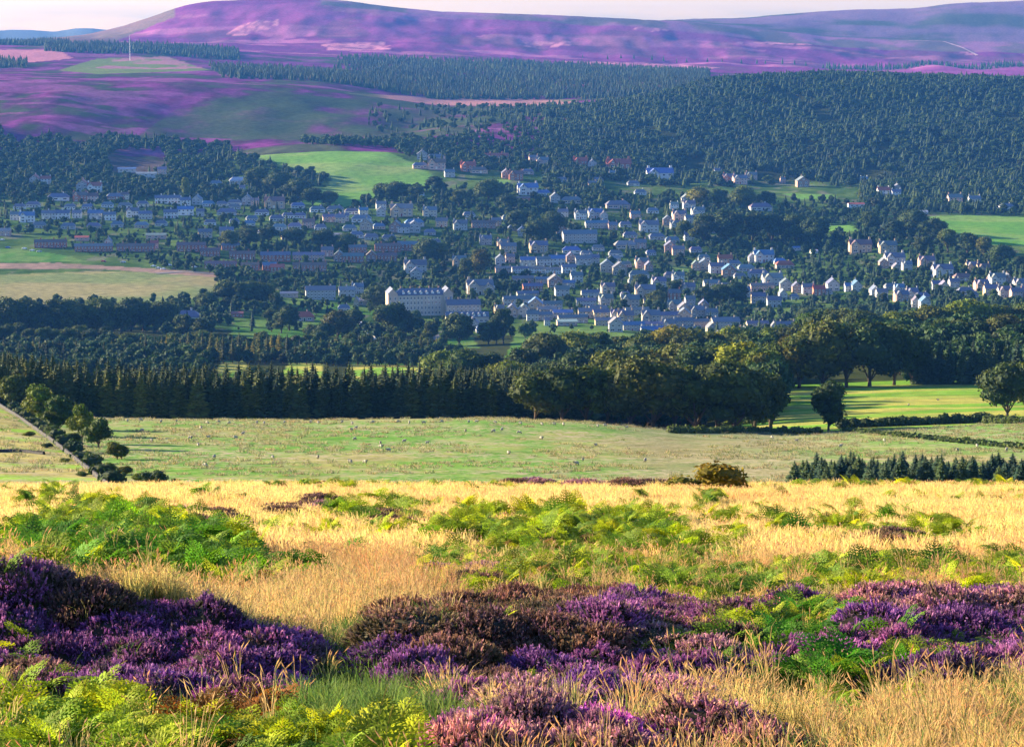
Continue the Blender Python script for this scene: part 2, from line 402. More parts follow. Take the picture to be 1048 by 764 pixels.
# foreground: darker peaty soil under heather and bracken
HEATH = {
 'big mound at lower left': [(-170, 612), (-10, 606), (60, 616), (100, 622), (130, 628), (200, 636), (255, 664), (302, 690), (304, 722), (250, 738), (150, 738), (60, 728), (-170, 700)],
 'broad mound at lower centre': [(388, 680), (415, 642), (480, 630), (560, 624), (640, 626), (740, 640), (752, 670), (745, 722), (680, 742), (560, 740), (480, 740), (410, 716)],
 'long drift at lower right': [(752, 642), (850, 632), (960, 626), (1230, 630), (1230, 708), (960, 712), (880, 710), (760, 716)],
 'low patch at the bottom edge': [(462, 800), (480, 772), (530, 758), (610, 760), (645, 778), (655, 800)],
 'pink patch lower right of centre': [(704, 776), (732, 758), (805, 756), (838, 772), (835, 795), (715, 795)],
}
for P in HEATH.values():
    paint((YY < 60) & in_poly(PX, PY + 12, P), lerp((.04, .03, .02), (.07, .05, .03), n1))
paint((YY < 60) & in_poly(PX, PY, [(318, 700), (335, 650), (372, 640), (392, 700), (470, 722), (420, 764), (330, 764)]), lerp((.03, .07, .015), (.05, .10, .02), n1))

mg, nt, b = new_mat('ground cover'); L = nt.links
at = nd(nt, 'ShaderNodeAttribute', attribute_name='Col')
geo = nd(nt, 'ShaderNodeNewGeometry')
cam_n = noise(nt, 2.2, 4, geo.outputs['Position']); cam_f = noise(nt, .13, 5, geo.outputs['Position'], .65)
c = mixc(nt, at.outputs['Color'], ramp(nt, cam_n, [(.3, G(.78)), (.7, G(1.2))]), 1.0, 'MULTIPLY')
c = mixc(nt, c, ramp(nt, cam_f, [(.34, (.72, .74, .74)), (.66, (1.26, 1.22, 1.18))]), 1.0, 'MULTIPLY')
L.new(c, b.inputs['Base Color']); b.inputs['Roughness'].default_value = 1.0; b.inputs['Specular IOR Level'].default_value = 0
bp = nd(nt, 'ShaderNodeBump'); bp.inputs['Strength'].default_value = .6; bp.inputs['Distance'].default_value = .35
L.new(noise(nt, .6, 5, geo.outputs['Position'], .6), bp.inputs['Height']); L.new(bp.outputs[0], b.inputs['Normal'])

def terrain_piece(name, y0, y1, mat=None):
    i0 = int(np.searchsorted(YS, y0)); i1 = min(int(np.searchsorted(YS, y1)), len(YS) - 1)
    V = np.stack([XX[i0:i1 + 1], YY[i0:i1 + 1], Z[i0:i1 + 1]], -1).reshape(-1, 3)
    C = Cg[i0:i1 + 1].reshape(-1, 3)
    nr = i1 - i0
    a = (np.arange(nr)[:, None] * NU + np.arange(NU - 1)[None]).ravel()
    Fq = np.stack([a, a + 1, a + NU + 1, a + NU], -1)
    return tag(link(name, mesh_np(name, V, [Fq], [mat or mg], C, smooth=True)), None, None, None, 'structure')
terrain_piece('moor_ground', 7, 95)
mp_ = mg.copy(); mp_.name = 'pasture turf'; t = mp_.node_tree; pb = t.nodes['Principled BSDF']; g_ = nd(t, 'ShaderNodeNewGeometry')
src = pb.inputs['Base Color'].links[0].from_socket
fl = nd(t, 'ShaderNodeMapRange'); t.links.new(noise(t, .55, 5, g_.outputs['Position'], .75), fl.inputs[0]); fl.inputs[1].default_value = .47; fl.inputs[2].default_value = .56
f2 = nd(t, 'ShaderNodeMapRange'); t.links.new(noise(t, .05, 3, g_.outputs['Position']), f2.inputs[0]); f2.inputs[1].default_value = .3; f2.inputs[2].default_value = .6
f3 = nd(t, 'ShaderNodeMath', operation='MULTIPLY'); t.links.new(fl.outputs[0], f3.inputs[0]); t.links.new(f2.outputs[0], f3.inputs[1])
t.links.new(mixc(t, src, (.34, .30, .19), f3.outputs[0]), pb.inputs['Base Color'])
terrain_piece('pasture_ground', 95, 484, mp_)
terrain_piece('valley_ground', 484, 1560)
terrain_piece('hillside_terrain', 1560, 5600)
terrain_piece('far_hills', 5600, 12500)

# ------------------------------------------------------------------ light, sky, haze, camera
SUN_AZ, SUN_EL = R(-68), R(15)
sd = np.array([math.sin(SUN_AZ) * math.cos(SUN_EL), math.cos(SUN_AZ) * math.cos(SUN_EL), math.sin(SUN_EL)])
from mathutils import Vector
sl = bpy.data.lights.new('sun', 'SUN'); so = bpy.data.objects.new('sun', sl); COL.objects.link(so)
sl.energy = 5.0; sl.angle = R(.6); sl.color = (1, .80, .51)
so.rotation_euler = Vector(sd).to_track_quat('Z', 'Y').to_euler()
W = bpy.data.worlds.new('World'); SC.world = W; W.use_nodes = True
nt = W.node_tree; L = nt.links; bg = nt.nodes['Background']
sky = nd(nt, 'ShaderNodeTexSky', sky_type='NISHITA'); sky.sun_disc = False
sky.sun_elevation = SUN_EL; sky.sun_rotation = SUN_AZ; sky.air_density = 1.0; sky.dust_density = .6; sky.ozone_density = 2.0; sky.altitude = 250
tc = nd(nt, 'ShaderNodeTexCoord'); mp = nd(nt, 'ShaderNodeMapping'); L.new(tc.outputs['Generated'], mp.inputs[0])
mp.inputs['Scale'].default_value = (9, 9, 70)
cl = noise(nt, 1.6, 5, mp.outputs[0], .55)
sx = nd(nt, 'ShaderNodeSeparateXYZ'); L.new(tc.outputs['Generated'], sx.inputs[0])
low = nd(nt, 'ShaderNodeMapRange'); L.new(sx.outputs[2], low.inputs[0]); low.inputs[1].default_value = .0115; low.inputs[2].default_value = .001
add = nd(nt, 'ShaderNodeMath', operation='MULTIPLY'); L.new(low.outputs[0], add.inputs[1])
cr = nd(nt, 'ShaderNodeMapRange'); L.new(cl, cr.inputs[0]); cr.inputs[1].default_value = .4; cr.inputs[2].default_value = .62
L.new(cr.outputs[0], add.inputs[0])
skyc = mixc(nt, sky.outputs[0], (1.2, .93, .84), 1.0, 'MULTIPLY')
cloud = mixc(nt, skyc, (.60, .76, .98), 1.0, 'MULTIPLY')
hi = nd(nt, 'ShaderNodeMapRange'); L.new(sx.outputs[2], hi.inputs[0]); hi.inputs[1].default_value = .02; hi.inputs[2].default_value = .30
blue = mixc(nt, sky.outputs[0], (.72, .92, 1.3), 1.0, 'MULTIPLY')
fin = mixc(nt, mixc(nt, skyc, cloud, add.outputs[0]), blue, hi.outputs[0])
L.new(fin, bg.inputs['Color']); bg.inputs['Strength'].default_value = SKY_STRENGTH
if HAZE > 0:
    hz = MB(); hz.box(-6500, 6500, -60, 12600, float(Z.min()) - 2, float(max(Z.max(), 0)) + 45)
    hm = bpy.data.materials.new('blue evening haze'); hm.use_nodes = True; t = hm.node_tree; t.nodes.clear()
    pv = nd(t, 'ShaderNodeVolumePrincipled'); pv.inputs['Color'].default_value = (.08, .31, .95, 1); pv.inputs['Density'].default_value = HAZE
    pv.inputs['Anisotropy'].default_value = .1
    t.links.new(pv.outputs[0], nd(t, 'ShaderNodeOutputMaterial').inputs['Volume'])
    tag(link('haze', hz.mesh('haze', [hm])), None, None, None, 'stuff')
cd = bpy.data.cameras.new('camera'); co = bpy.data.objects.new('camera', cd); COL.objects.link(co)
cd.sensor_width = 36; cd.lens = 36 * F / 1048; cd.clip_start = .1; cd.clip_end = 30000
co.rotation_euler = (math.pi / 2 - TH, 0, 0); SC.camera = co
SC.view_settings.view_transform = 'Standard'; SC.view_settings.look = 'None'; SC.view_settings.gamma = 1; SC.view_settings.use_curve_mapping = False
SC.view_settings.exposure = EXPOSURE
cy = SC.cycles
try:
    cy.use_denoising = True; cy.denoiser = 'OPENIMAGEDENOISE'; cy.denoising_input_passes = 'RGB_ALBEDO_NORMAL'
except Exception: pass
cy.max_bounces = 4; cy.diffuse_bounces = 2; cy.glossy_bounces = 1; cy.transmission_bounces = 2; cy.volume_bounces = 0; cy.transparent_max_bounces = 4
cy.use_adaptive_sampling = True; cy.adaptive_threshold = .02
cy.caustics_reflective = False; cy.caustics_refractive = False
# ------------------------------------------------------------------ trees
def leaf_quads(C, N, size, r, elong=1.3, jit=.6):
    """one rhombic leaf-clump face per centre, roughly facing N"""
    n = len(C)
    N = N + r.normal(0, jit, (n, 3)); N /= np.linalg.norm(N, axis=1, keepdims=True) + 1e-9
    A = np.cross(N, r.normal(0, 1, (n, 3))); A /= np.linalg.norm(A, axis=1, keepdims=True) + 1e-9
    B = np.cross(N, A)
    s = (size * r.uniform(.6, 1.4, n))[:, None]
    V = np.stack([C - A * s * elong, C - B * s * .8 + N * s * .2, C + A * s * elong, C + B * s * .8 + N * s * .2], 1).reshape(-1, 3)
    Fc = np.arange(4 * n).reshape(n, 4)
    return V, Fc

def blob(c, rad, r, k=8, m=6):
    V, Fc = [], []
    for i in range(m + 1):
        ph = math.pi * i / m
        for j in range(k):
            t = 2 * math.pi * j / k
            q = 1 + r.uniform(-.12, .12)
            V.append((c[0] + rad[0] * q * math.sin(ph) * math.cos(t), c[1] + rad[1] * q * math.sin(ph) * math.sin(t), c[2] + rad[2] * q * math.cos(ph)))
    for i in range(m):
        for j in range(k):
            Fc.append((i * k + j, (i + 1) * k + j, (i + 1) * k + (j + 1) % k, i * k + (j + 1) % k))
    return np.array(V), np.array(Fc)

def broadleaf(seed, h=14, w=11, base=.18, lobes=16, nleaf=2600, leaf=.34, col=(.045, .075, .018), squash=1.0):
    r = np.random.default_rng(seed)
    V, Fs, C = [], [], []; nv = 0
    cz = h * (base + (1 - base) * .5)
    LB = []
    for k in range(lobes):
        a = r.uniform(0, 2 * math.pi); e = r.uniform(-.75, 1); q = math.sqrt(max(0, 1 - e * e)) * r.uniform(.45, .72)
        c = np.array([math.cos(a) * q * w / 2, math.sin(a) * q * w / 2, cz + e * (1 - base) * h * .34])
        rad = np.array([1, 1, .8 * squash]) * w * r.uniform(.15, .25)
        LB.append((c, rad))
    LB.append((np.array([0, 0, cz]), np.array([w * .26, w * .26, h * .3])))
    tot = sum(np.prod(q[1]) ** (2 / 3) for q in LB)
    for c, rad in LB:
        v, f = blob(c, rad * .8, r); V.append(v); Fs.append(f + nv); nv += len(v)
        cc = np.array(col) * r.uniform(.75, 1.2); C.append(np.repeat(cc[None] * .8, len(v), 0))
        n = int(nleaf * np.prod(rad) ** (2 / 3) / tot)
        d = r.normal(0, 1, (n, 3)); d /= np.linalg.norm(d, axis=1, keepdims=True)
        p = c + d * rad * r.uniform(.82, 1.16, (n, 1)) ** 1.0
        v, f = leaf_quads(p, d, leaf, r); V.append(v); Fs.append(f + nv); nv += len(v)
        tint = np.array([r.uniform(.9, 1.35), 1, r.uniform(.7, 1.1)])
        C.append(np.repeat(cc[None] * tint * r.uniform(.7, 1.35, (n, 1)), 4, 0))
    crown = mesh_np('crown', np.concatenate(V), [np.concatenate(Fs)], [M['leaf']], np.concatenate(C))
    t = MB(); w0 = h * .022
    t.tube([(0, 0, -.6), (.05, 0, h * base), (0, .1, h * .5), (.1, 0, h * .75)], [w0 * 1.5, w0, w0 * .7, w0 * .3], 6)
    for c, rad in LB[:6]:
        t.tube([(0, 0, h * base * .9), tuple(c * np.array([.5, .5, .5]) + np.array([0, 0, h * base * .6])), tuple(c)], [w0 * .55, w0 * .4, w0 * .15], 5)
    return {'crown': crown, 'trunk': t.mesh('trunk', [M['bark']], True)}

def conifer(seed, h=14, w=5, tiers=24, per=11, base=.06, col=(.034, .062, .032), bark='bark', top=1.0, shape=.62):
    r = np.random.default_rng(seed)
    V, Fs, C = [], [], []; nv = 0
    for k in range(tiers):
        t = k / (tiers - 1); z = h * (base + (1 - base) * t * .97)
        R0 = w / 2 * (1 - t) ** shape * r.uniform(.82, 1.12) + .12
        if top < 1 and t < .3: R0 *= .75 + .25 * t / .3
        for j in range(per if t < .7 else per // 2 + 1):
            a = 2 * math.pi * (j + r.uniform(-.4, .4)) / per * (1 if t < .7 else per / (per // 2 + 1)); L_ = R0 * r.uniform(.7, 1.15)
            d = np.array([math.cos(a), math.sin(a), 0]); s = np.array([-math.sin(a), math.cos(a), 0])
            dr = -L_ * r.uniform(.15, .5); wd = max(L_ * .30, .16) * r.uniform(.8, 1.3)
            b0 = np.array([0, 0, z]); mid = b0 + d * L_ * .6 + np.array([0, 0, dr * .45]); tip = b0 + d * L_ + np.array([0, 0, dr * .8 + L_ * .08])
            V.append(np.array([b0, mid - s * wd - [0, 0, wd * .5], tip, mid + s * wd - [0, 0, wd * .5], mid + [0, 0, wd * .25]]))
            Fs.append(np.array([[0, 1, 4], [1, 2, 4], [2, 3, 4], [3, 0, 4]]) + nv); nv += 5
            cc = np.array(col) * r.uniform(.7, 1.3) * np.array([r.uniform(.9, 1.3), 1, 1])
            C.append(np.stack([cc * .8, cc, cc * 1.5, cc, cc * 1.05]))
    cv = []
    for i, (zz, rr) in enumerate([(base * h, .55), (h * .4, .42), (h * .97, .01)]):
        for j in range(7): cv.append((math.cos(j * .9) * rr * w / 2, math.sin(j * .9) * rr * w / 2, zz))
    cf = [(i * 7 + j, i * 7 + (j + 1) % 7, (i + 1) * 7 + (j + 1) % 7) for i in range(2) for j in range(7)] + [(i * 7 + j, (i + 1) * 7 + (j + 1) % 7, (i + 1) * 7 + j) for i in range(2) for j in range(7)]
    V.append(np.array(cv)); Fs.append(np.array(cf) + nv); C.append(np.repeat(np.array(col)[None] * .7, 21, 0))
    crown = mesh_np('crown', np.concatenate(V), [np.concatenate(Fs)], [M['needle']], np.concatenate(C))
    t = MB(); t.tube([(0, 0, -.6), (0, 0, h * .5), (0, 0, h * .97)], [h * .016, h * .01, h * .002], 6)
    return {'crown': crown, 'trunk': t.mesh('trunk', [M[bark]], True)}

BL = [broadleaf(s, h=14, w=w_, lobes=lb, nleaf=3200, leaf=.30, base=b_ * .6, col=(.052, .085, .02)) for s, w_, lb, b_ in ((1, 12, 20, .16), (2, 10, 16, .14), (3, 13, 22, .12), (4, 9, 14, .2), (5, 11.5, 18, .1), (6, 14, 24, .14))]
BLf = [broadleaf(s, h=11, w=w_, lobes=lb, nleaf=620, leaf=.58, base=.02, col=(.035, .078, .035)) for s, w_, lb in ((11, 10, 9), (12, 8.5, 8), (13, 11, 10), (14, 7, 7))]  # far crowns: blue-teal shadow tone mixed into the leaf colour
CN = [conifer(s, h=14, w=w_, base=.03) for s, w_ in ((21, 6.6), (22, 5.8), (23, 7.2), (24, 6.2))]
CNf = [conifer(s, h=15, w=w_, tiers=12, per=7, base=.03, col=(.03, .068, .042), shape=.7) for s, w_ in ((31, 7.6), (32, 6.4), (33, 8.4))]  # bluer needles, the teal of distant shade put into their colour
LARCH = [conifer(s, h=16, w=w_, tiers=18, per=9, base=.12, col=(.06, .075, .022), bark='pinebark', top=.7) for s, w_ in ((41, 5.0), (42, 4.4))]
PINE = [conifer(s, h=17, w=4.6, tiers=9, per=7, base=.42, col=(.03, .05, .02), bark='pinebark', top=.7, shape=.6) for s in (51, 52)]
SHRUB = [broadleaf(s, h=3.0, w=3.6, lobes=9, nleaf=900, leaf=.11, base=.02, col=(.05, .085, .02)) for s in (61, 62, 63)]
HEDG = [broadleaf(s, h=8, w=7.0, lobes=13, nleaf=2200, leaf=.19, base=.16, col=(.05, .085, .018)) for s in (71, 72, 73)]

ALLT = []      # (object, zone label key, px, Y)
def tree(tpl, name, x, y, sc, rz=None, color=None, z=None):
    e = bpy.data.objects.new(name, None); COL.objects.link(e)
    e.location = (x, y, (float(zat(x, y)) if z is None else z) - .15); e.rotation_euler = (0, 0, random.uniform(0, 6.28) if rz is None else rz)
    e.scale = (sc, sc, sc) if np.isscalar(sc) else sc
    for k, me in tpl.items(): link(k, me, e, color=color)
    return e

def label_rows(items, rowsize, fmt, cat, group):
    """items: [(object, px, Y)]; front rows first, left to right; fmt uses {o} and {r}"""
    items = sorted(items, key=lambda t: t[2])
    nr = max(1, math.ceil(len(items) / rowsize))
    for k in range(nr):
        row = sorted(items[k * rowsize:(k + 1) * rowsize], key=lambda t: t[1])
        for i, (o, px, Y) in enumerate(row):
            tag(o, fmt.format(o=ORD(i + 1), r=('front' if k == 0 else ORD(k + 1))), cat, group)

def scatter(poly, n, ymin, ymax, mind, jitter=0, tries=12, dens=None, r=rng):
    """points on the ground seen inside a photo polygon, kept apart by mind metres"""
    xs = [p[0] for p in poly]; ys = [p[1] for p in poly]
    out = []; grid = {}
    for _ in range(n * tries):
        if len(out) >= n: break
        px, py = r.uniform(min(xs), max(xs)), r.uniform(min(ys), max(ys))
        if not in_poly(np.array(px), np.array(py), poly): continue
        x, y, z = hit(px, py, ymin, ymax)
        if y >= ymax - 1: continue
        g = (int(x // mind), int(y // mind))
        if any((x - a) ** 2 + (y - b_) ** 2 < mind * mind for i in (-1, 0, 1) for j in (-1, 0, 1) for a, b_ in grid.get((g[0] + i, g[1] + j), ())): continue
        grid.setdefault(g, []).append((x, y)); out.append((x, y, z, px, py))
    return out

def forest_area(x_px0, x_px1, y0, y1, step, r=rng, keep=None):
    """jittered rows of trees filling a ground area between two photo columns and two distances"""
    out = []; y = y0
    while y < y1:
        ua, ub = (x_px0 - 524) / F / .985, (x_px1 - 524) / F / .985
        x = ua * y
        while x < ub * y:
            xx, yy = x + r.uniform(-.4, .4) * step, y + r.uniform(-.4, .4) * step
            px, py = project(xx, yy, float(zat(xx, yy)))
            if keep is None or keep(px, py, xx, yy): out.append((xx, yy, px))
            x += step
        y += step
    return out

# instanced stuff (uncountable far woods, grass) -------------------------------------------------
def stuff_cloud(name, meshes, pts, rot, scl, idx, label, cat):
    """one object of kind stuff: meshes repeated on points"""
    me = bpy.data.meshes.new(name); n = len(pts)
    me.vertices.add(n); me.vertices.foreach_set('co', np.asarray(pts, np.float32).ravel())
    a = me.attributes.new('rot', 'FLOAT_VECTOR', 'POINT'); a.data.foreach_set('vector', np.asarray(rot, np.float32).ravel())
    a = me.attributes.new('scl', 'FLOAT_VECTOR', 'POINT'); a.data.foreach_set('vector', np.asarray(scl, np.float32).ravel())
    a = me.attributes.new('idx', 'INT', 'POINT'); a.data.foreach_set('value', np.asarray(idx, np.int32))
    o = link(name, me)
    ng = bpy.data.node_groups.new(name + ' scatter', 'GeometryNodeTree'); L = ng.links
    ng.interface.new_socket('Geometry', in_out='INPUT', socket_type='NodeSocketGeometry')
    ng.interface.new_socket('Geometry', in_out='OUTPUT', socket_type='NodeSocketGeometry')
    gi = ng.nodes.new('NodeGroupInput'); go = ng.nodes.new('NodeGroupOutput')
    join = ng.nodes.new('GeometryNodeJoinGeometry')
    for m in meshes:
        src = bpy.data.objects.new(name + '_source', m)
        oi = ng.nodes.new('GeometryNodeObjectInfo'); oi.inputs['Object'].default_value = src; oi.inputs['As Instance'].default_value = False
        g2 = ng.nodes.new('GeometryNodeGeometryToInstance'); L.new(oi.outputs['Geometry'], g2.inputs[0]); L.new(g2.outputs[0], join.inputs[0])
    iop = ng.nodes.new('GeometryNodeInstanceOnPoints'); iop.inputs['Pick Instance'].default_value = True
    L.new(gi.outputs[0], iop.inputs['Points']); L.new(join.outputs[0], iop.inputs['Instance'])
    for nm, ty, sock in (('rot', 'FLOAT_VECTOR', 'Rotation'), ('scl', 'FLOAT_VECTOR', 'Scale'), ('idx', 'INT', 'Instance Index')):
        na = ng.nodes.new('GeometryNodeInputNamedAttribute'); na.data_type = ty; na.inputs[0].default_value = nm
        out = [s for s in na.outputs if s.enabled and s.name == 'Attribute'][0]
        L.new(out, iop.inputs[sock])
    L.new(iop.outputs[0], go.inputs[0])
    md = o.modifiers.new('scatter', 'NODES'); md.node_group = ng
    return tag(o, label, cat, None, 'stuff')

def joined(tpl):
    """crown and trunk of a tree template as one mesh (for the far woods)"""
    V, Fs, Cc, mi, mats = [], [], [], [], []; nv = 0
    by = {}
    for me in tpl.values():
        n = len(me.vertices); v = np.zeros(n * 3, np.float32); me.vertices.foreach_get('co', v)
        c = np.ones((n, 4), np.float32) * .08
        if 'Col' in me.color_attributes: me.color_attributes['Col'].data.foreach_get('color', c.ravel()) if False else None
        if 'Col' in me.color_attributes:
            cc = np.zeros(n * 4, np.float32); me.color_attributes['Col'].data.foreach_get('color', cc); c = cc.reshape(-1, 4)
        V.append(v.reshape(-1, 3)); Cc.append(c[:, :3]); mats.append(me.materials[0])
        for p in me.polygons: by.setdefault((len(mats) - 1, len(p.vertices)), []).append([k + nv for k in p.vertices])
        nv += n
    return mesh_np('wood', np.concatenate(V), [np.array(f) for f in by.values()], mats, np.concatenate(Cc), [k[0] for k in by])

DEFER = []
def cloud_from(*a): DEFER.append(a)
FLAT = {'hillside_forest': (1.35, .8), 'plateau_plantation': (1.25, .85), 'slope_woodland': (1.15, .9), 'moor_edge_trees': (1.2, .85)}
def cloud_now(name, tpls, P, smin, smax, label, cat, thin=None):
    n = len(P)
    if n == 0: return
    P = np.array([(p[0], p[1]) for p in P])
    z = zat(P[:, 0], P[:, 1]) - .2
    rot = np.zeros((n, 3)); rot[:, 2] = rng.uniform(0, 6.28, n)
    s = rng.uniform(smin, smax, n) * (.72 + .56 * fbm(P[:, 0] / 45, P[:, 1] / 60, 66, 3)); scl = np.stack([s * rng.uniform(.85, 1.2, n), s * rng.uniform(.85, 1.2, n), s], 1) * np.array([FLAT.get(name, (1, 1))[0]] * 2 + [FLAT.get(name, (1, 1))[1]])
    stuff_cloud(name, [joined(t) for t in tpls], np.column_stack([P, z]), rot, scl, rng.integers(0, len(tpls), n), label, cat)

# ---- 1. spruce plantation behind the pasture: front rows as trees of their own
plant = []
for row, Y0 in enumerate((497, 502, 507)):
    st_px = 2.1 * 2400 / Y0 * (1.0 if row < 2 else 1.15)
    px = -10 + row * 7
    while px < 600:
        x = (px - 524) / F / .985 * Y0 + rng.uniform(-.5, .5); y = Y0 + rng.uniform(-1.2, 1.2) + (3 if px > 540 else 0)
        big = .95 if px < 40 else 1.0
        s = rng.uniform(.80, .90) * big * (1 - .22 * sstep(440, 560, px)) * (.9 + .1 * row)
        o = tree(CN[rng.integers(4)], 'spruce_tree', x, y, (float(s) * 1.12, float(s) * 1.12, float(s)))
        plant.append((o, px, Y0)); px += st_px * rng.uniform(.8, 1.2)
rowsP = {}
for o, px, Y0 in plant: rowsP.setdefault(Y0, []).append((o, px))
for k, Y0 in enumerate(sorted(rowsP)):
    for i, (o, px) in enumerate(sorted(rowsP[Y0], key=lambda t: t[1])):
        if k < 3: tag(o, 'dark spruce, %s from left in the %s row of the plantation behind the pasture' % (ORD(i + 1), ('front', 'second', 'third')[k]), 'spruce', 'spruces of the plantation behind the pasture')
cloud_from('plantation_forest', CN, [p for p in forest_area(-60, 600, 511, 570, 3.2)], .82, .92, 'dark mass of spruce tops behind the front rows of the plantation', 'forest')

# ---- 2. young spruce belt on the near slope at right
belt = []
for k in range(104):
    px = 812 + k * 2.45 + rng.uniform(-1.5, 1.5)
    x, y, z = hit(px, 496 + rng.uniform(-7, 2), 120, 400)
    s = rng.uniform(.15, .27) * (1 if px > 835 else .8)
    belt.append((tree(CN[rng.integers(4)], 'young_spruce', x, y, (float(s) * 1.5, float(s) * 1.5, float(s)), color=(1.2, 1.3, 1.3)), px, y))
label_rows(belt, 52, 'young dark spruce, {o} from left, {r} row of the belt below the pasture', 'young spruce', 'young spruces in the belt on the near slope')

# ---- 3. broadleaf trees placed one by one: (px, py of base, height px, width factor, ymin, ymax, tint)
def placed(lst, fmt, group, tpls, name='broadleaf_tree', h0=14.0, cat='tree', rowsize=99):
    it = []
    for px, py, hp, wf, y0, y1, tint in lst:
        x, y, z = hit(px, py, y0, y1)
        s = hp * y / F / h0
        o = tree(tpls[rng.integers(len(tpls))], name, x, y, (s * wf, s * wf, s), color=tint)
        it.append((o, px, y))
    label_rows(it, rowsize, fmt, cat, group); return it
T0 = (1, 1, 1); DK = (.75, .85, .85); BR = (1.25, 1.0, .75); YG = (2.6, 2.1, .7); OL = (1.4, 1.3, .75)  # YG also puts golden sunlight into crown colour
# named single trees
def single(px, py, hp, wf, y0, y1, tint, tpl, name, label, cat, h0=14.0, rz=None):
    x, y, z = hit(px, py, y0, y1); s = hp * y / F / h0
    return tag(tree(tpl, name, x, y, (s * wf, s * wf, s), color=tint, rz=rz), label, cat)
single(848, 441, 53, .95, 400, 620, DK, BL[0], 'broadleaf_tree', 'dark round tree standing alone on the field edge by the hedge', 'tree')
single(1031, 426, 58, 1.15, 500, 720, T0, BL[2], 'broadleaf_tree', 'large spreading tree at the right end of the sunlit field', 'tree')
single(1062, 424, 60, 1.1, 500, 720, T0, BL[5], 'broadleaf_tree', 'tree cut by the frame edge beside the sunlit field', 'tree')
single(749, 441, 28, 1.3, 400, 620, YG, HEDG[0], 'round_bush', 'bright green round bush at the wood edge, largest there', 'bush', 8)
single(774, 440, 26, 1.1, 400, 620, T0, HEDG[1], 'round_bush', 'grey green bush just right of the bright round bush', 'bush', 8)
single(699, 438, 16, 1.4, 400, 620, YG, HEDG[2], 'round_bush', 'small low yellow green bush below the wood', 'bush', 8)
single(789, 441, 56, 1.15, 440, 620, DK, BL[3], 'broadleaf_tree', 'broad dark tree at the right end of the wood', 'tree')
single(731, 500, 36, 1.7, 62, 73, (4.2, 1.8, .4), SHRUB[0], 'gorse_bush', 'largest orange green bush on the crest of the moor', 'bush', 3)
single(704, 500, 24, 1.8, 62, 73, (3.0, 1.7, .4), SHRUB[1], 'gorse_bush', 'low olive bush joined to the left side of the orange bush', 'bush', 3)
single(757, 499, 22, 1.7, 62, 73, (3.4, 1.5, .4), SHRUB[2], 'gorse_bush', 'small orange brown bush at the right side of the orange bush', 'bush', 3)
single(158, 496, 17, 1.5, 90, 330, DK, SHRUB[1], 'gorse_bush', 'small dark bush peeping over the moor crest near the wall', 'bush', 3)
single(178, 497, 9, 1.6, 90, 330, DK, SHRUB[2], 'gorse_bush', 'tiny dark bush on the crest just right of a bigger one', 'bush', 3)
hedgetrees = [(42, 436, 44, 1.1, 300, 480, YG), (60, 444, 40, 1.2, 300, 470, OL), (14, 416, 36, 1.2, 300, 490, OL), (84, 453, 42, .8, 250, 470, YG), (101, 459, 34, 1.1, 250, 460, OL), (120, 470, 20, 1.4, 230, 450, OL),
              (124, 470, 16, 1.3, 240, 440, OL), (74, 455, 14, 1.6, 250, 460, T0), (52, 446, 12, 1.8, 250, 470, OL), (98, 474, 11, 1.9, 230, 440, OL), (112, 482, 10, 1.9, 220, 430, YG), (128, 486, 11, 1.8, 200, 420, OL), (142, 492, 10, 1.9, 200, 400, YG), (30, 446, 6, 2.6, 230, 470, YG), (48, 458, 6, 2.6, 230, 460, OL), (66, 473, 6, 2.6, 220, 440, YG), (84, 487, 6, 2.8, 200, 420, OL)]
placed(hedgetrees, 'windblown hedgerow tree, {o} from the left beside the field wall', 'trees along the field wall', HEDG, 'hedgerow_tree', 8.0)
woodA = []   # mixed wood in the centre, front edge then the crowns behind
for px, hp, wf, t in ((548, 50, 1.3, DK), (575, 60, 1.2, DK), (600, 60, 1.3, DK), (622, 62, 1.1, OL), (645, 72, 1.2, BR), (668, 74, 1.25, BR), (690, 76, 1.1, DK), (712, 70, 1.25, DK), (734, 74, 1.15, T0), (752, 72, 1.2, DK), (772, 62, 1.0, DK), (788, 66, .9, DK)):
    woodA.append((px, 438 + (px > 690) * 4, hp, wf, 484, 560, t))
for px, py, hp, wf, t in ((520, 420, 52, 1.3, OL), (555, 420, 50, 1.3, T0), (590, 417, 58, 1.3, DK), (625, 416, 60, 1.25, OL), (655, 414, 60, 1.3, T0), (690, 412, 62, 1.4, OL), (720, 410, 62, 1.4, T0), (755, 408, 60, 1.4, YG), (780, 404, 52, 1.2, OL)):
    woodA.append((px, py, hp, wf, 640, 860, t))
placed(woodA, 'rounded tree, {o} from left in the {r} row of the wood behind the pasture', 'broadleaf trees of the wood behind the pasture', BL, rowsize=12)
woodB = []
for px, py, hp, wf, t in ((797, 398, 50, 1.2, OL), (818, 397, 62, 1.2, BR), (842, 396, 70, 1.15, BR), (866, 396, 66, 1.1, BR), (890, 395, 68, 1.2, DK), (915, 394, 64, 1.1, OL), (934, 393, 52, 1.0, T0)):
    woodB.append((px, py, hp, wf, 690, 830, t))
placed(woodB, 'tall domed tree, {o} from the left in the clump behind the sunlit field', 'domed trees behind the sunlit field', BL)
x0 = 940; dk = []
while x0 < 1075:
    dk.append((x0, 393, 46 + rng.uniform(-4, 4), .9, 700, 850, DK)); x0 += rng.uniform(10, 14)
placed(dk, 'dark conifer, {o} from the left in the shelterbelt right of the sunlit field', 'shelterbelt conifers', CN, 'conifer_tree', 14, 'conifer')
back = []
for k in range(15):
    back.append((828 + k * 17 + rng.uniform(-4, 4), 362 - (k * .9), 42 + rng.uniform(-5, 6), 1.25, 860, 1250, (YG, OL, BR, T0, YG)[k % 5]))
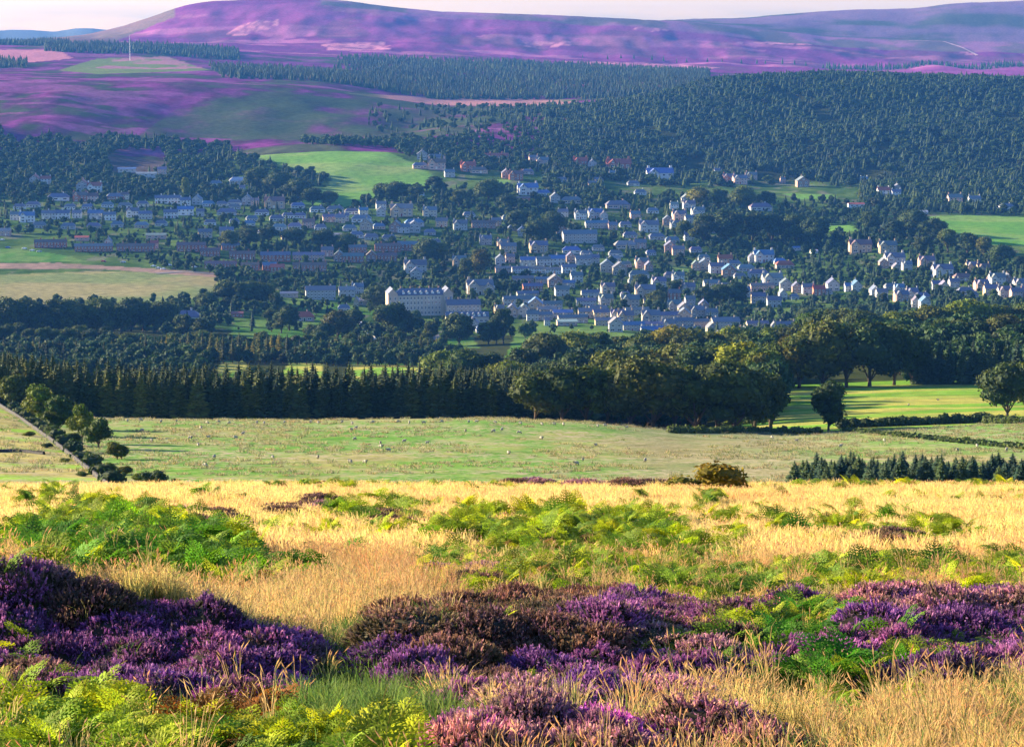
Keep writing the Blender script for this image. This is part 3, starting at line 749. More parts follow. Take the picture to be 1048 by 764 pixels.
for k in range(16):
    back.append((835 + k * 16 + rng.uniform(-4, 4), 376 - k * .5, 36 + rng.uniform(-5, 5), 1.25, 840, 1100, (T0, DK, OL)[k % 3]))
placed(back, 'sunlit tree, {o} from left in the {r} row of the ridge wood at right', 'trees of the ridge wood at right', BL, rowsize=16)
mid = []
for px, py, hp, wf, t in ((452, 396, 40, 1.2, YG), (478, 398, 42, 1.3, OL), (505, 397, 38, 1.2, T0), (535, 396, 44, 1.2, T0), (560, 385, 46, 1.3, BR), (588, 380, 44, 1.3, YG), (612, 378, 42, 1.2, OL), (636, 376, 36, 1.3, BR),
                          (660, 380, 40, 1.3, OL), (684, 378, 46, 1.3, YG), (706, 378, 42, 1.2, BR), (728, 376, 40, 1.2, BR), (748, 374, 42, 1.2, YG), (768, 374, 38, 1.2, OL), (790, 370, 36, 1.2, YG), (812, 368, 38, 1.2, BR), (272, 400, 26, 1.3, DK), (260, 398, 24, 1.3, T0)):
    mid.append((px, py, hp, wf, 870, 1330, t))
placed(mid, 'golden tree, {o} from left in the {r} row of the belt below the village', 'trees of the belt below the village', BL, rowsize=12)
# ---- 4. second wood on the left, below the valley road
lar = []
for k in range(64):
    px = -8 + k * 7.2 + rng.uniform(-2, 2)
    lar.append((px, 370 + rng.uniform(-2, 2) - 2 * (px > 340), (29 if px > 140 else 22) + rng.uniform(-4, 5) - (5 if px > 300 else 0), 1.3, 1100, 1400, (OL, T0, YG, DK)[rng.integers(4)]))
placed(lar, 'feathery larch, {o} from the left in the {r} row of the valley plantation', 'larches of the valley plantation', LARCH, 'larch_tree', 16, 'larch', 32)
dec = []
for k in range(38):
    px = -5 + k * 12.3 + rng.uniform(-4, 4)
    dec.append((px, 362 + rng.uniform(-3, 2) - (8 if px < 120 else 0), (20 if px < 100 else 19) + rng.uniform(-3, 4), 1.2, 1200, 1480, (DK, T0, OL)[rng.integers(3)]))
placed(dec, 'dark valley tree, {o} from the left in the {r} row along the river flat', 'trees along the river flat', BL, rowsize=19)
lb = []
for k in range(17):
    lb.append((-6 + k * 11 + rng.uniform(-3, 3), 343 - (4 if k > 12 else 0), 34 + rng.uniform(-7, 6), 1.25, 1330, 1560, (DK, T0, DK, OL)[rng.integers(4)]))
for k in range(15):
    lb.append((2 + k * 12 + rng.uniform(-3, 3), 334, 24 + rng.uniform(-4, 5), 1.25, 1400, 1700, (DK, T0, DK)[rng.integers(3)]))
for px, py, hp in ((188, 345, 26), (206, 344, 20), (180, 322, 18), (212, 318, 20), (232, 310, 24), (246, 312, 26), (258, 312, 25), (270, 312, 23), (282, 316, 18), (288, 341, 24), (278, 336, 22), (296, 338, 26), (346, 346, 30), (362, 340, 26), (332, 352, 22), (320, 350, 20)):
    lb.append((px, py, hp, 1.25, 1400, 1900, (DK, T0)[rng.integers(2)]))
placed(lb, 'round dark tree, {o} from the left in the {r} row below the pale meadow', 'trees below the pale meadow', BL, rowsize=16)
# trees among the village, large enough to tell apart
vt = []
for px, py, hp, wf, t in ((490, 286, 34, 1.2, OL), (476, 288, 26, 1.2, T0), (452, 268, 22, 1.6, OL), (437, 268, 24, 1.3, T0), (400, 345, 38, 1.6, DK), (422, 344, 22, 1.5, DK), (385, 318, 26, 1.2, T0), (515, 356, 40, 1.0, DK), (508, 352, 30, .9, DK), (470, 362, 34, 1.2, T0), (440, 368, 28, 1.2, T0),
                          (500, 366, 24, 1.3, DK), (350, 345, 24, 1.2, DK), (672, 316, 20, 1.3, T0), (655, 296, 16, 1.6, T0), (690, 300, 14, 1.5, T0), (736, 312, 22, 1.5, OL), (752, 312, 24, 1.3, DK), (720, 312, 20, 1.3, DK), (840, 330, 16, 1.6, DK), (860, 332, 18, 1.6, DK), (880, 326, 16, 1.6, DK), (826, 332, 18, 1.5, T0), (905, 322, 14, 1.7, DK),
                          (770, 250, 36, 1.4, DK), (790, 250, 34, 1.3, DK), (745, 252, 40, 1.4, DK), (720, 250, 34, 1.4, DK), (815, 250, 32, 1.3, DK), (835, 252, 30, 1.3, DK), (700, 245, 20, 1.2, T0), (735, 215, 24, 1.4, OL), (760, 212, 22, 1.4, OL), (715, 212, 22, 1.3, YG), (785, 214, 20, 1.4, T0),
                          (935, 240, 26, 1.4, DK), (955, 246, 24, 1.3, T0), (970, 258, 26, 1.5, OL), (990, 262, 26, 1.4, DK), (1008, 266, 26, 1.4, BR), (1025, 272, 22, 1.4, DK), (915, 246, 22, 1.4, DK), (945, 262, 22, 1.4, T0), (1044, 276, 16, 1.5, DK), (890, 238, 22, 1.4, DK),
                          (320, 210, 18, 1.8, DK), (305, 205, 22, 1.6, DK), (285, 200, 24, 1.5, DK), (262, 195, 24, 1.4, DK), (338, 211, 16, 1.5, DK), (404, 205, 20, 1.7, DK), (390, 205, 18, 1.1, DK), (372, 207, 9, 1.2, DK), (425, 207, 18, 1.4, T0), (445, 196, 16, 1.6, DK), (385, 212, 10, 1.4, DK), (190, 205, 24, .55, YG),
                          (470, 212, 20, 1.5, T0), (500, 205, 22, 1.6, DK), (530, 238, 24, 1.5, DK), (550, 250, 26, 1.5, DK), (566, 242, 26, 1.4, T0), (520, 218, 20, 1.4, DK), (880, 206, 14, .5, YG), (275, 250, 20, 1.6, DK), (300, 252, 20, 1.5, DK), (255, 252, 22, 1.5, T0), (330, 254, 20, 1.5, DK), (235, 255, 20, 1.4, T0), (355, 256, 18, 1.4, T0)):
    vt.append((px, py, hp, wf, 1450, 3000, t))
placed(vt, 'big garden tree, {o} from left in the {r} row among the village houses', 'big trees among the village houses', BL, 'garden_tree', rowsize=24)

# ---- 5. woods nobody could count -----------------------------------------------------------
def avoid_open(px, py):
    for P in OPEN:
        if in_poly(np.array(px), np.array(py), P): return False
    return True
OPEN = [[(232, 148), (300, 147), (400, 152), (430, 168), (452, 184), (440, 194), (405, 194), (385, 203), (350, 214), (300, 212), (330, 190), (335, 182), (285, 170), (240, 160)],
        [(928, 219), (1100, 222), (1100, 290), (1048, 274), (1025, 262), (985, 243), (950, 234)],
        [(-80, 313), (-80, 250), (60, 255), (228, 284), (216, 306), (130, 312)],
        [(842, 231), (872, 229), (878, 238), (850, 241)], [(500, 184), (522, 184), (520, 190), (500, 190)], [(108, 160), (130, 153), (165, 155), (172, 172), (140, 180), (112, 175)]]
# right-hand forest hill
P = forest_area(560, 1130, 2440, 3860, 10.0, keep=lambda px, py, x, y: py < 208 - 18 * (px > 620) * (px < 880) + (8 if px > 880 else 0) + rng.uniform(-8, 3) and avoid_open(px, py) and y > 2440 and (px - 470) > max(0, (py - 80)) * 0.2 + 320 * float(sstep(150, 78, py)) * (py < 112) - 60)
cloud_from('hillside_forest', CNf + BLf[:3], [p for p in P if fbm(np.array(p[0] / 45), np.array(p[1] / 80), 68, 3) < .66], .8, 1.25, 'dense conifer forest covering the right hillside', 'forest')
# slope between moor and village on the left and centre
P = forest_area(-60, 700, 2480, 3140, 13, keep=lambda px, py, x, y: 136 + 10 * math.sin(px / 37) + 6 * math.sin(px / 11) < py < 205 - (12 if px > 430 else 0) + rng.uniform(-8, 8) and avoid_open(px, py) and not (455 < px < 700 and py > 176))
cloud_from('slope_woodland', BLf + [CNf[1]], P, .7, 1.15, 'mixed woodland on the slope above the village', 'woodland')
# scattered moor-edge trees on the left moor
P = forest_area(380, 640, 2900, 3900, 15, keep=lambda px, py, x, y: 108 < py < 150 and rng.random() < .2 + .7 * float(sstep(450, 600, px)))
cloud_from('moor_edge_trees', CNf + BLf[:2], P, .6, 1.05, 'scattered trees where the moor meets the forest', 'woodland')
# plantations on the plateau
P = forest_area(60, 250, 5150, 5600, 13, keep=lambda px, py, x, y: True)
P += forest_area(205, 720, 4150, 4800, 13, keep=lambda px, py, x, y: px > 205 + (py - 60) * 1.2 and py < 90 + 12 * float(sstep(330, 450, px)))
P += forest_area(330, 720, 4800, 5650, 15, keep=lambda px, py, x, y: px > 340 + rng.uniform(0, 30))
P += forest_area(-60, 80, 5600, 6000, 14, keep=lambda px, py, x, y: True)
P += forest_area(-60, 40, 4400, 4700, 15, keep=lambda px, py, x, y: px < 28)
cloud_from('plateau_plantation', CNf + PINE, P, .9, 1.25, 'conifer plantations on the plateau below the purple hill', 'forest')
P = forest_area(840, 1100, 6300, 6420, 16, keep=lambda px, py, x, y: True) + forest_area(600, 900, 6350, 6380, 40)
cloud_from('far_shelterbelt', CNf, P, .8, 1.2, 'thin line of trees crossing the far purple moor', 'woodland')
# valley floor woods behind the named rows
P = forest_area(-60, 470, 1190, 1330, 11) + forest_area(-60, 215, 1000, 1190, 11)
cloud_from('valley_woodland', BLf, P, .6, .95, 'woodland on the valley floor behind the larches', 'woodland')
P = forest_area(540, 1120, 900, 1250, 11, keep=lambda px, py, x, y: px > 545)
P += forest_area(545, 830, 570, 860, 9.5, keep=lambda px, py, x, y: px < 790 + (y - 570) * .1)
P += forest_area(930, 1120, 715, 850, 8.5)
cloud_from('ridge_woodland', BLf, P, .85, 1.15, 'woodland filling the ground behind the front trees', 'woodland')
# ------------------------------------------------------------------ houses
def shell(w, d, h, r, y0=0.0, ridge='x', z0=-2.0):
    """wall body of a gabled block, front at y0-d/2; footing reaches into the slope"""
    b = MB(); X, Ya, Yb = w / 2, y0 - d / 2, y0 + d / 2
    b.quad((-X, Ya, z0), (X, Ya, z0), (X, Ya, h), (-X, Ya, h)); b.quad((X, Yb, z0), (-X, Yb, z0), (-X, Yb, h), (X, Yb, h))
    b.quad((-X, Yb, z0), (-X, Ya, z0), (-X, Ya, h), (-X, Yb, h)); b.quad((X, Ya, z0), (X, Yb, z0), (X, Yb, h), (X, Ya, h))
    if ridge == 'x':
        b.poly([(-X, Yb, h), (-X, Ya, h), (-X, y0, h + r)]); b.poly([(X, Ya, h), (X, Yb, h), (X, y0, h + r)])
    elif ridge == 'y':
        b.poly([(-X, Ya, h), (X, Ya, h), (0, Ya, h + r)]); b.poly([(X, Yb, h), (-X, Yb, h), (0, Yb, h + r)])
    return b
def roof_mb(w, d, h, r, y0=0.0, ridge='x', ov=.35, th=.18, hip=0.0, b=None, xo=0.0):
    b = b or MB(); X, Y = w / 2 + ov, d / 2 + ov
    def slab(p):      # p: 4 corner points on the lower face
        up = [(a, c, e + th) for a, c, e in p]; n = len(p)
        b.poly([(q[0] + xo, q[1] + y0, q[2]) for q in up]); b.poly([(q[0] + xo, q[1] + y0, q[2]) for q in p[::-1]])
        for i in range(n):
            j = (i + 1) % n
            b.quad(*[(q[0] + xo, q[1] + y0, q[2]) for q in (p[i], p[j], up[j], up[i])])
    k = r / (d / 2 if ridge == 'x' else w / 2); lo = h - k * ov + .02; hi = h + r + .02
    if ridge == 'x':
        slab([(-X, -Y, lo), (X, -Y, lo), (X - hip, 0, hi), (-X + hip, 0, hi)]); slab([(X, Y, lo), (-X, Y, lo), (-X + hip, 0, hi), (X - hip, 0, hi)])
        if hip: slab([(X, -Y, lo), (X, Y, lo), (X - hip, 0, hi)]); slab([(-X, Y, lo), (-X, -Y, lo), (-X + hip, 0, hi)])
    else:
        slab([(-X, Y, lo), (-X, -Y, lo), (0, -Y, hi), (0, Y, hi)]); slab([(X, -Y, lo), (X, Y, lo), (0, Y, hi), (0, -Y, hi)])
    return b
def win_mb(w, h):
    b = MB(); f = .12
    for x0, x1, z0, z1 in ((-w / 2, -w / 2 + f, 0, h), (w / 2 - f, w / 2, 0, h), (-w / 2 + f, w / 2 - f, 0, f), (-w / 2 + f, w / 2 - f, h - f, h), (-.05, .05, f, h - f)):
        b.box(x0, x1, -.10, .05, z0, z1, 0)
    b.box(-w / 2 - .1, w / 2 + .1, -.18, .04, -.14, -.003, 0)
    b.box(-w / 2 + f + .002, w / 2 - f - .002, -.04, .03, f + .002, h - f - .002, 1)
    return b.mesh('window', [M['frame'], M['glass']])
WIN = win_mb(1.3, 1.5); WINB = win_mb(2.2, 1.3); WINS = win_mb(1.0, 1.7)
db = MB(); db.box(-.5, .5, -.09, .03, 0, 2.1, 0); db.box(-.62, -.502, -.12, .03, 0, 2.1, 1); db.box(.502, .62, -.12, .03, 0, 2.1, 1); db.box(-.62, .62, -.12, .03, 2.103, 2.25, 1)
DOOR = db.mesh('door', [M['door'], M['frame']])
def chim_mb(w=.9, d=.6, h=2.2):
    b = MB(); b.box(-w / 2, w / 2, -d / 2, d / 2, -1.2, h - .2, 0); b.box(-w / 2 - .08, w / 2 + .08, -d / 2 - .08, d / 2 + .08, h - .197, h, 0)
    for x in (-w / 4, w / 4): b.tube([(x, 0, h), (x, 0, h + .45)], [.13, .11], 6, 1)
    return b.mesh('chimney', [M['wall'], M['bark']])
CHIM = chim_mb(.75, .55, 1.5); CHIML = chim_mb(1.1, .65, 1.7)

TPL = {}
def template(key):
    if key in TPL: return TPL[key]
    # parts: (name, mesh, loc, parent key, colour key); width of the whole block first
    P = []
    def win(xs, z, y, m=WIN, rz=0): P.extend(('window', m, (x, y - .012, z), 'wall', None, rz) for x in xs)
    if key == 'cottage':
        w, d, h, r = 9, 7, 5.2, 2.6; P.append(('wall', shell(w, d, h, r).mesh('wall', [M['wall']]), (0, 0, 0), None, 'w', 0)); P.append(('roof', roof_mb(w, d, h, r).mesh('roof', [M['roof']]), (0, 0, 0), None, 'r', 0))
        win((-2.9, 2.9), .9, -3.5); win((-2.9, 0, 2.9), 3.3, -3.5); P.append(('door', DOOR, (0, -3.512, 0), None, 'd', 0)); P.append(('chimney', CHIM, (-4.0, 0, 7.8), 'roof', 'w', 0)); P.append(('chimney', CHIM, (4.0, 0, 7.8), 'roof', 'w', 0))
    elif key == 'bungalow':
        w, d, h, r = 13, 8, 2.9, 2.7; P.append(('wall', shell(w, d, h, r, ridge='hip').mesh('wall', [M['wall']]), (0, 0, 0), None, 'w', 0)); P.append(('roof', roof_mb(w, d, h, r, hip=2.6).mesh('roof', [M['roof']]), (0, 0, 0), None, 'r', 0))
        win((-4.4, -1.6, 4.0), .8, -4, WINB); P.append(('door', DOOR, (1.2, -4.012, 0), None, 'd', 0)); P.append(('chimney', CHIM, (3, .6, 5.3), 'roof', 'w', 0))
    elif key == 'gable':
        w, d, h, r = 7.5, 11, 5.2, 3.6; P.append(('wall', shell(w, d, h, r, ridge='y').mesh('wall', [M['wall']]), (0, 0, 0), None, 'w', 0)); P.append(('roof', roof_mb(w, d, h, r, ridge='y').mesh('roof', [M['roof']]), (0, 0, 0), None, 'r', 0))
        win((-1.9, 1.9), .8, -5.5, WINB); win((-1.7, 1.7), 3.3, -5.5); win((0,), 6.0, -5.5, WINS); P.append(('chimney', CHIM, (0, 3, 8.8), 'roof', 'w', 0))
    elif key == 'villa':
        w, d, h, r = 12, 8, 5.8, 3.2; b = shell(w, d, h, r); P.append(('wall', b.mesh('wall', [M['wall']]), (0, 0, 0), None, 'w', 0))
        g = shell(4.6, 4, 5.8, 2.9, ridge='y', y0=-3.5); gm = MB(); gm.v = [(x - 3.2, y, z) for x, y, z in g.v]; gm.f, gm.m = g.f, g.m
        P.append(('front_wing', gm.mesh('front_wing', [M['wall']]), (0, 0, 0), None, 'w', 0))
        rb = roof_mb(w, d, h, r); roof_mb(4.6, 7.0, 5.85, 2.9, y0=-2.2, ridge='y', b=rb, xo=-3.2); P.append(('roof', rb.mesh('roof', [M['roof']]), (0, 0, 0), None, 'r', 0))
        win((-3.2,), .8, -5.5, WINB); win((-3.2,), 3.5, -5.5, WINB); win((1.6, 4.3), .9, -4); win((1.6, 4.3), 3.6, -4); win((-3.2,), 6.3, -5.5, WINS)
        P.append(('door', DOOR, (-.2, -4.012, 0), None, 'd', 0)); P.append(('chimney', CHIML, (5.2, 0, 9.0), 'roof', 'w', 0)); P.append(('chimney', CHIML, (-5.2, 0, 9.0), 'roof', 'w', 0))
    elif key.startswith('terrace'):
        n = int(key[7:]); u = 6.2; w, d, h, r = n * u, 8, 5.2, 2.5; P.append(('wall', shell(w, d, h, r).mesh('wall', [M['wall']]), (0, 0, 0), None, 'w', 0)); P.append(('roof', roof_mb(w, d, h, r).mesh('roof', [M['roof']]), (0, 0, 0), None, 'r', 0))
        for i in range(n):
            c = -w / 2 + (i + .5) * u; win((c + 1.3,), .9, -4, WINB); win((c - 1.4, c + 1.4), 3.4, -4); P.append(('door', DOOR, (c - 1.6, -4.012, 0), None, 'd', 0))
            if i % 2 == 0: P.append(('chimney', CHIML, (c + u / 2 - .9 * (i == n - 1), 0, 7.6), 'roof', 'w', 0))
    elif key == 'block':
        w, d, h, r = 26, 11, 7.8, 3.0; P.append(('wall', shell(w, d, h, r).mesh('wall', [M['wall']]), (0, 0, 0), None, 'w', 0)); P.append(('roof', roof_mb(w, d, h, r, ov=.5).mesh('roof', [M['roof']]), (0, 0, 0), None, 'r', 0))
        for z in (.9, 3.4, 5.8): win([-11 + 3.15 * i for i in range(8)], z, -5.5)
        P.append(('door', DOOR, (12.2, -5.512, 0), None, 'd', 0)); P.append(('chimney', CHIML, (-9, 0, 10.4), 'roof', 'w', 0)); P.append(('chimney', CHIML, (9, 0, 10.4), 'roof', 'w', 0))
    elif key == 'shed':
        w, d, h, r = 16, 8, 3.2, 1.4; P.append(('wall', shell(w, d, h, r).mesh('wall', [M['wall']]), (0, 0, 0), None, 'w', 0)); P.append(('roof', roof_mb(w, d, h, r).mesh('roof', [M['roof']]), (0, 0, 0), None, 'r', 0))
        win((-5, 0, 5), 1.2, -4, WINB)
    TPL[key] = (P, w); return TPL[key]

WALLC = {'white': (.70, .70, .70), 'cream': (.6, .54, .43), 'stone': (.48, .41, .34), 'grey': (.5, .5, .5), 'brick': (.42, .18, .13), 'pink': (.58, .39, .33), 'tan': (.56, .43, .3)}
ROOFC = {'slate': (.15, .16, .2), 'blue': (.10, .17, .33), 'grey': (.22, .22, .235), 'red': (.34, .085, .06), 'brown': (.17, .11, .095), 'pale': (.42, .43, .45)}
ROOFW = {'slate': 'slate', 'blue': 'blue', 'grey': 'grey', 'red': 'red', 'brown': 'brown', 'pale': 'pale'}
KNAME = {'cottage': ('cottage', 'house', 'house'), 'bungalow': ('bungalow', 'bungalow', 'bungalow'), 'gable': ('gabled_house', 'gabled house', 'house'), 'villa': ('villa', 'tall villa', 'villa'),
         'block': ('large_building', 'long building', 'building'), 'shed': ('outbuilding', 'outbuilding', 'outbuilding')}
def copy_house(key, x, y, z, w_m, rz, wc, rc, hs=1.0, py_=0):
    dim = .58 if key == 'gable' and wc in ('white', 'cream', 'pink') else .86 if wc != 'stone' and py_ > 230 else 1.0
    P, w = template(key); s = w_m / w
    nm = KNAME[key][0] if key in KNAME else 'terrace'
    e = bpy.data.objects.new(nm, None); COL.objects.link(e); e.location = (x, y, z); e.rotation_euler = (0, 0, rz)
    sz = (.55 + .45 * s) * hs if key in KNAME else max(.75, min(1.15, s)) * hs
    e.scale = (s, .5 + .5 * s, sz)
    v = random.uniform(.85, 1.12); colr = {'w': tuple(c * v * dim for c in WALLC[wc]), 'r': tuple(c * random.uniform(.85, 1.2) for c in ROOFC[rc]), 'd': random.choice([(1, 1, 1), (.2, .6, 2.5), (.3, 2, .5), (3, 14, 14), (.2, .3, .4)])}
    made = {}
    for n, me, loc, par, ck, r_ in P:
        if par: continue
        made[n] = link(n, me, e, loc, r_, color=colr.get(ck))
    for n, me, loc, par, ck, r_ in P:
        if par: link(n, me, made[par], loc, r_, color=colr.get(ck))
    return e
HOUSEPOS = []
def street(where, lst, y0=1600, y1=3100, rot=0.07, group=None):
    """lst of 'px py width type wall roof' ; labelled left to right"""
    it = []
    for ln in lst.strip().split(','):
        a = ln.split(); px, py, wd = float(a[0]), float(a[1]), float(a[2])
        x, y, z = hit(px, py, y0, y1)
        key = {'c': 'cottage', 'b': 'bungalow', 'g': 'gable', 'v': 'villa', 'k': 'block', 's': 'shed'}.get(a[3]) or 'terrace' + a[3][1:]
        wc, rc = a[4], a[5]; w_m = wd * y / F / .985
        e = copy_house(key, x, y, z + .1, w_m, random.uniform(-rot, rot) + (.1 if key != 'gable' else 0), wc, rc, 1.0, py)
        HOUSEPOS.append((x, y, max(w_m / 2, 5)))
        it.append((px, e, key, wc, rc))
    it.sort(key=lambda t: t[0])
    for i, (px, e, key, wc, rc) in enumerate(it):
        kn = KNAME[key] if key in KNAME else ('terrace', 'terrace', 'terrace')
        tag(e, '%s %s, %s roof, %s from left %s' % (wc, kn[1], ROOFW[rc], ORD(i + 1), where), kn[2], 'houses ' + where)

street('in the top left hillside row', '36 188 9 g white red,47 188 10 c white red,85 195 12 g white red,97 196 14 v white red,60 205 21 b white slate,82 206 14 v brick brown,95 206 11 c pink brown,118 204 17 b brick slate,128 204 8 c cream brown,172 208 26 t4 white slate')
street('in the upper left gardens', '20 214 12 b white slate,34 212 14 b grey slate,110 212 12 b white slate,128 213 14 b grey slate,146 211 12 b cream slate,190 210 10 c white slate,16 225 10 c grey slate,120 232 12 b grey slate,145 233 14 b tan grey,165 231 12 b grey slate,215 230 12 b white slate,255 231 12 b white blue,270 240 12 b grey slate,160 244 20 s pink grey,330 244 14 b grey slate,365 243 14 b white slate')
street('in the upper quarry lane', '130 176 18 s grey blue,150 181 20 s grey grey,166 178 9 c pink grey,245 188 20 b grey pale,221 190 12 b grey slate,248 196 6 c white grey', 2200)
street('in the second left hillside row', '28 227 15 v white blue,50 224 14 t2 grey slate,64 224 15 t2 white slate,79 223 9 c white grey,98 224 15 t2 grey blue,112 225 13 t2 white slate,136 222 13 v white slate,149 224 13 t2 grey slate,175 223 14 t2 white slate,190 220 16 t2 white blue,205 221 8 c grey slate,232 220 19 b grey slate,268 220 14 b white slate')
street('in the white row above the green gap', '202 209 9 g white slate,213 211 13 b white blue,227 211 11 b cream slate,240 210 14 b white slate,253 209 10 g white slate,261 210 8 c pink grey,281 213 20 v tan brown,305 213 14 b grey blue,325 217 15 b white slate,343 217 17 b grey slate,360 219 14 b white slate,372 220 9 c cream blue,390 221 9 g white slate')
street('in the third row below the hill field', '240 229 10 b grey slate,286 235 14 b white grey,302 234 14 b white grey,316 233 12 c pink brown,328 235 12 b white slate,343 243 14 s tan grey,295 223 12 b white slate,307 223 12 b white slate,340 227 19 t3 pink slate,352 226 10 c grey slate,370 227 20 b white slate,358 236 14 b grey slate,375 235 12 g cream slate,388 234 12 b grey blue,405 237 12 g pink slate,413 238 12 c grey slate,424 237 12 g white slate,424 231 19 b grey blue')
street('beside the hill field foot', '411 221 22 v tan grey,440 221 14 v cream slate,429 200 10 s white pale,348 228 10 c tan grey', 1800)
street('in the terraces above the meadow', '5 241 12 t2 pink grey,52 253 32 t5 brick brown,84 246 14 s pink red,96 257 38 t6 brick grey,111 252 7 g white slate,139 257 38 t6 brick brown,158 254 8 c pink red,196 257 29 t4 brick brown', 1600)
street('in the brick estate above the valley road', '226 275 32 t5 brick brown,248 265 26 t4 brick brown,256 276 18 t3 brick brown,282 267 30 t4 brick slate,276 277 14 t2 brick blue,284 279 14 t2 brick red,316 266 32 t5 pink slate,317 277 34 t5 brick brown', 1600)
street('in the middle brick rows', '347 267 10 g pink slate,361 268 22 t3 brick slate,380 267 10 g pink brown,396 267 20 t3 brick brown,397 257 26 t4 brick brown,418 256 22 t3 brick slate,425 279 22 v grey slate,426 285 11 g white slate,470 272 14 v tan slate')
street('in the villas under the forest', '432 163 10 g white slate,446 164 18 b grey slate,430 172 15 b pink slate,447 173 18 v pink brown,479 175 15 v brick red,490 177 17 b tan brown,508 164 24 t4 brick red,518 182 9 g pink slate,528 184 14 v brick brown,546 166 9 c pink slate,555 169 12 v pink slate,594 170 14 v brick red,606 172 9 g white slate,633 175 24 v brick red,627 181 7 c grey slate', 1900)
street('in the upper middle gardens', '460 181 10 c grey slate,540 178 12 b pink slate,575 186 10 b white slate,612 186 10 b grey slate,655 199 12 b white slate,480 222 12 b grey slate,520 225 12 b grey slate,640 232 12 b white slate,650 224 10 c pink slate,668 218 12 b white slate,645 243 14 b grey slate,560 236 12 c grey slate,575 240 10 g pink slate,630 262 14 b white slate,612 256 12 b grey slate,705 246 10 c white slate,712 258 12 b grey slate,720 266 12 b white slate', 1800)
street('in the middle hillside lane', '675 185 26 v white blue,540 199 20 v white blue,556 200 14 b white blue,532 206 20 s brick brown,568 207 10 g white slate,585 208 20 b tan slate,648 190 12 b grey slate,606 192 8 c pink slate,576 222 10 c grey slate,594 224 12 v white slate,609 223 14 v grey blue,618 225 8 g white slate,632 213 24 b pink slate,611 233 24 t4 grey blue,627 235 9 c pink slate', 1900)
street('around the steep lane right of centre', '702 208 9 g white slate,690 214 8 c white grey,705 214 12 v grey slate,714 221 13 v grey slate,695 225 14 v pink slate,683 230 9 g pink slate,692 235 12 v grey slate,664 237 19 v white slate,672 245 16 b grey slate,706 228 10 c cream slate,688 248 14 b grey slate', 1800)
street('in the long grey block row', '471 235 14 v grey slate,495 233 24 t4 pink brown,508 231 10 c tan slate,497 250 12 v grey slate,515 254 12 v pink slate,528 236 16 b pink slate,534 241 8 g grey blue,593 248 34 k grey slate,520 258 16 t2 tan slate,551 258 18 v tan slate,585 259 18 b white blue,640 254 22 b tan grey,655 254 12 c pink slate,686 258 12 g pink slate,694 261 12 c pink slate,666 261 10 b grey slate,600 262 12 b grey slate', 1750)
street('in the two long white terraces', '512 271 10 g grey slate,522 268 9 c pink slate,540 272 15 t2 cream blue,556 271 14 t2 white slate,570 271 16 t2 white blue,584 268 9 g pink slate,597 271 16 t2 grey slate,608 269 10 c grey slate,515 279 16 t3 pink slate,532 279 16 t3 white slate,549 279 16 t3 white slate,566 280 16 t3 white slate,582 279 14 t2 white slate,535 289 22 t4 pink slate,556 290 16 t3 tan slate,568 294 14 g pink slate,579 294 18 t3 cream blue,590 288 12 c white slate,545 298 20 t3 brick slate,575 303 14 c grey slate', 1700)
street('right of the white terraces', '621 278 13 g white slate,634 281 14 g cream slate,629 267 12 b white grey,640 273 12 b grey slate,657 274 14 v pink slate,664 277 8 g pink slate,654 284 20 b white slate,686 284 12 b pink slate,694 288 12 v white slate,712 276 8 g pink slate,721 275 10 g tan slate,733 279 14 c grey slate,742 271 14 c pink red,746 283 14 g pink blue,757 285 12 b white slate,752 272 12 b grey slate', 1700)
street('around the big blue-roofed villa', '769 268 6 g white slate,781 268 20 v white blue,798 270 12 b grey blue,803 274 18 b pink red,763 277 16 b grey grey,776 283 20 b grey slate,790 292 20 v grey grey,780 297 24 t4 pink slate,804 297 12 g grey slate,815 299 9 g pink slate,827 300 12 c grey slate,838 302 12 c brick red,852 297 12 g white slate,801 306 8 g white grey,813 306 8 b white slate,846 301 10 b white slate,833 259 7 s white pale,816 256 10 s grey blue', 1700)
street('in the villas under the right woods', '734 178 6 c white slate,746 186 12 v brick slate,757 188 14 v pink slate,769 184 11 v pink slate,801 187 5 c pink slate,821 191 12 g pink slate,778 215 22 b grey slate,876 212 16 s white red,904 200 12 c white red,917 201 9 c white slate,918 196 7 g cream slate,884 187 7 c white blue,977 208 14 c pink slate,985 213 9 b white pale,997 209 12 c grey slate,944 219 10 s grey pale,1030 214 14 b grey slate,730 238 10 c grey slate', 2100)
street('in the right-hand villa cluster', '880 258 22 v tan brown,908 258 18 v tan slate,915 271 20 v white slate,904 274 9 g pink slate,917 279 8 g cream slate,928 276 10 v grey slate,948 273 16 v pink slate,964 283 20 v white slate,995 278 13 v tan slate,1006 280 13 v tan brown,985 287 18 b tan brown,1020 291 16 v white slate,1031 290 8 g pink slate,1044 296 14 v grey slate', 1700)
street('at the right village end', '868 298 8 c white blue,876 298 10 g white blue,895 303 9 g white slate,902 305 11 c grey slate,911 296 12 b grey slate,920 300 10 v white blue,922 308 14 v pink slate,933 305 12 v grey slate,944 306 14 b grey slate,937 314 8 g grey slate,946 315 10 g grey blue,958 296 9 c grey slate,966 298 9 g cream slate,976 294 10 c grey slate,988 301 16 b grey slate,1004 297 14 v pink slate,1014 302 14 c tan slate,996 304 9 b white slate,1028 304 14 v grey slate,1040 305 12 c pink slate,1052 304 14 v grey slate', 1600)
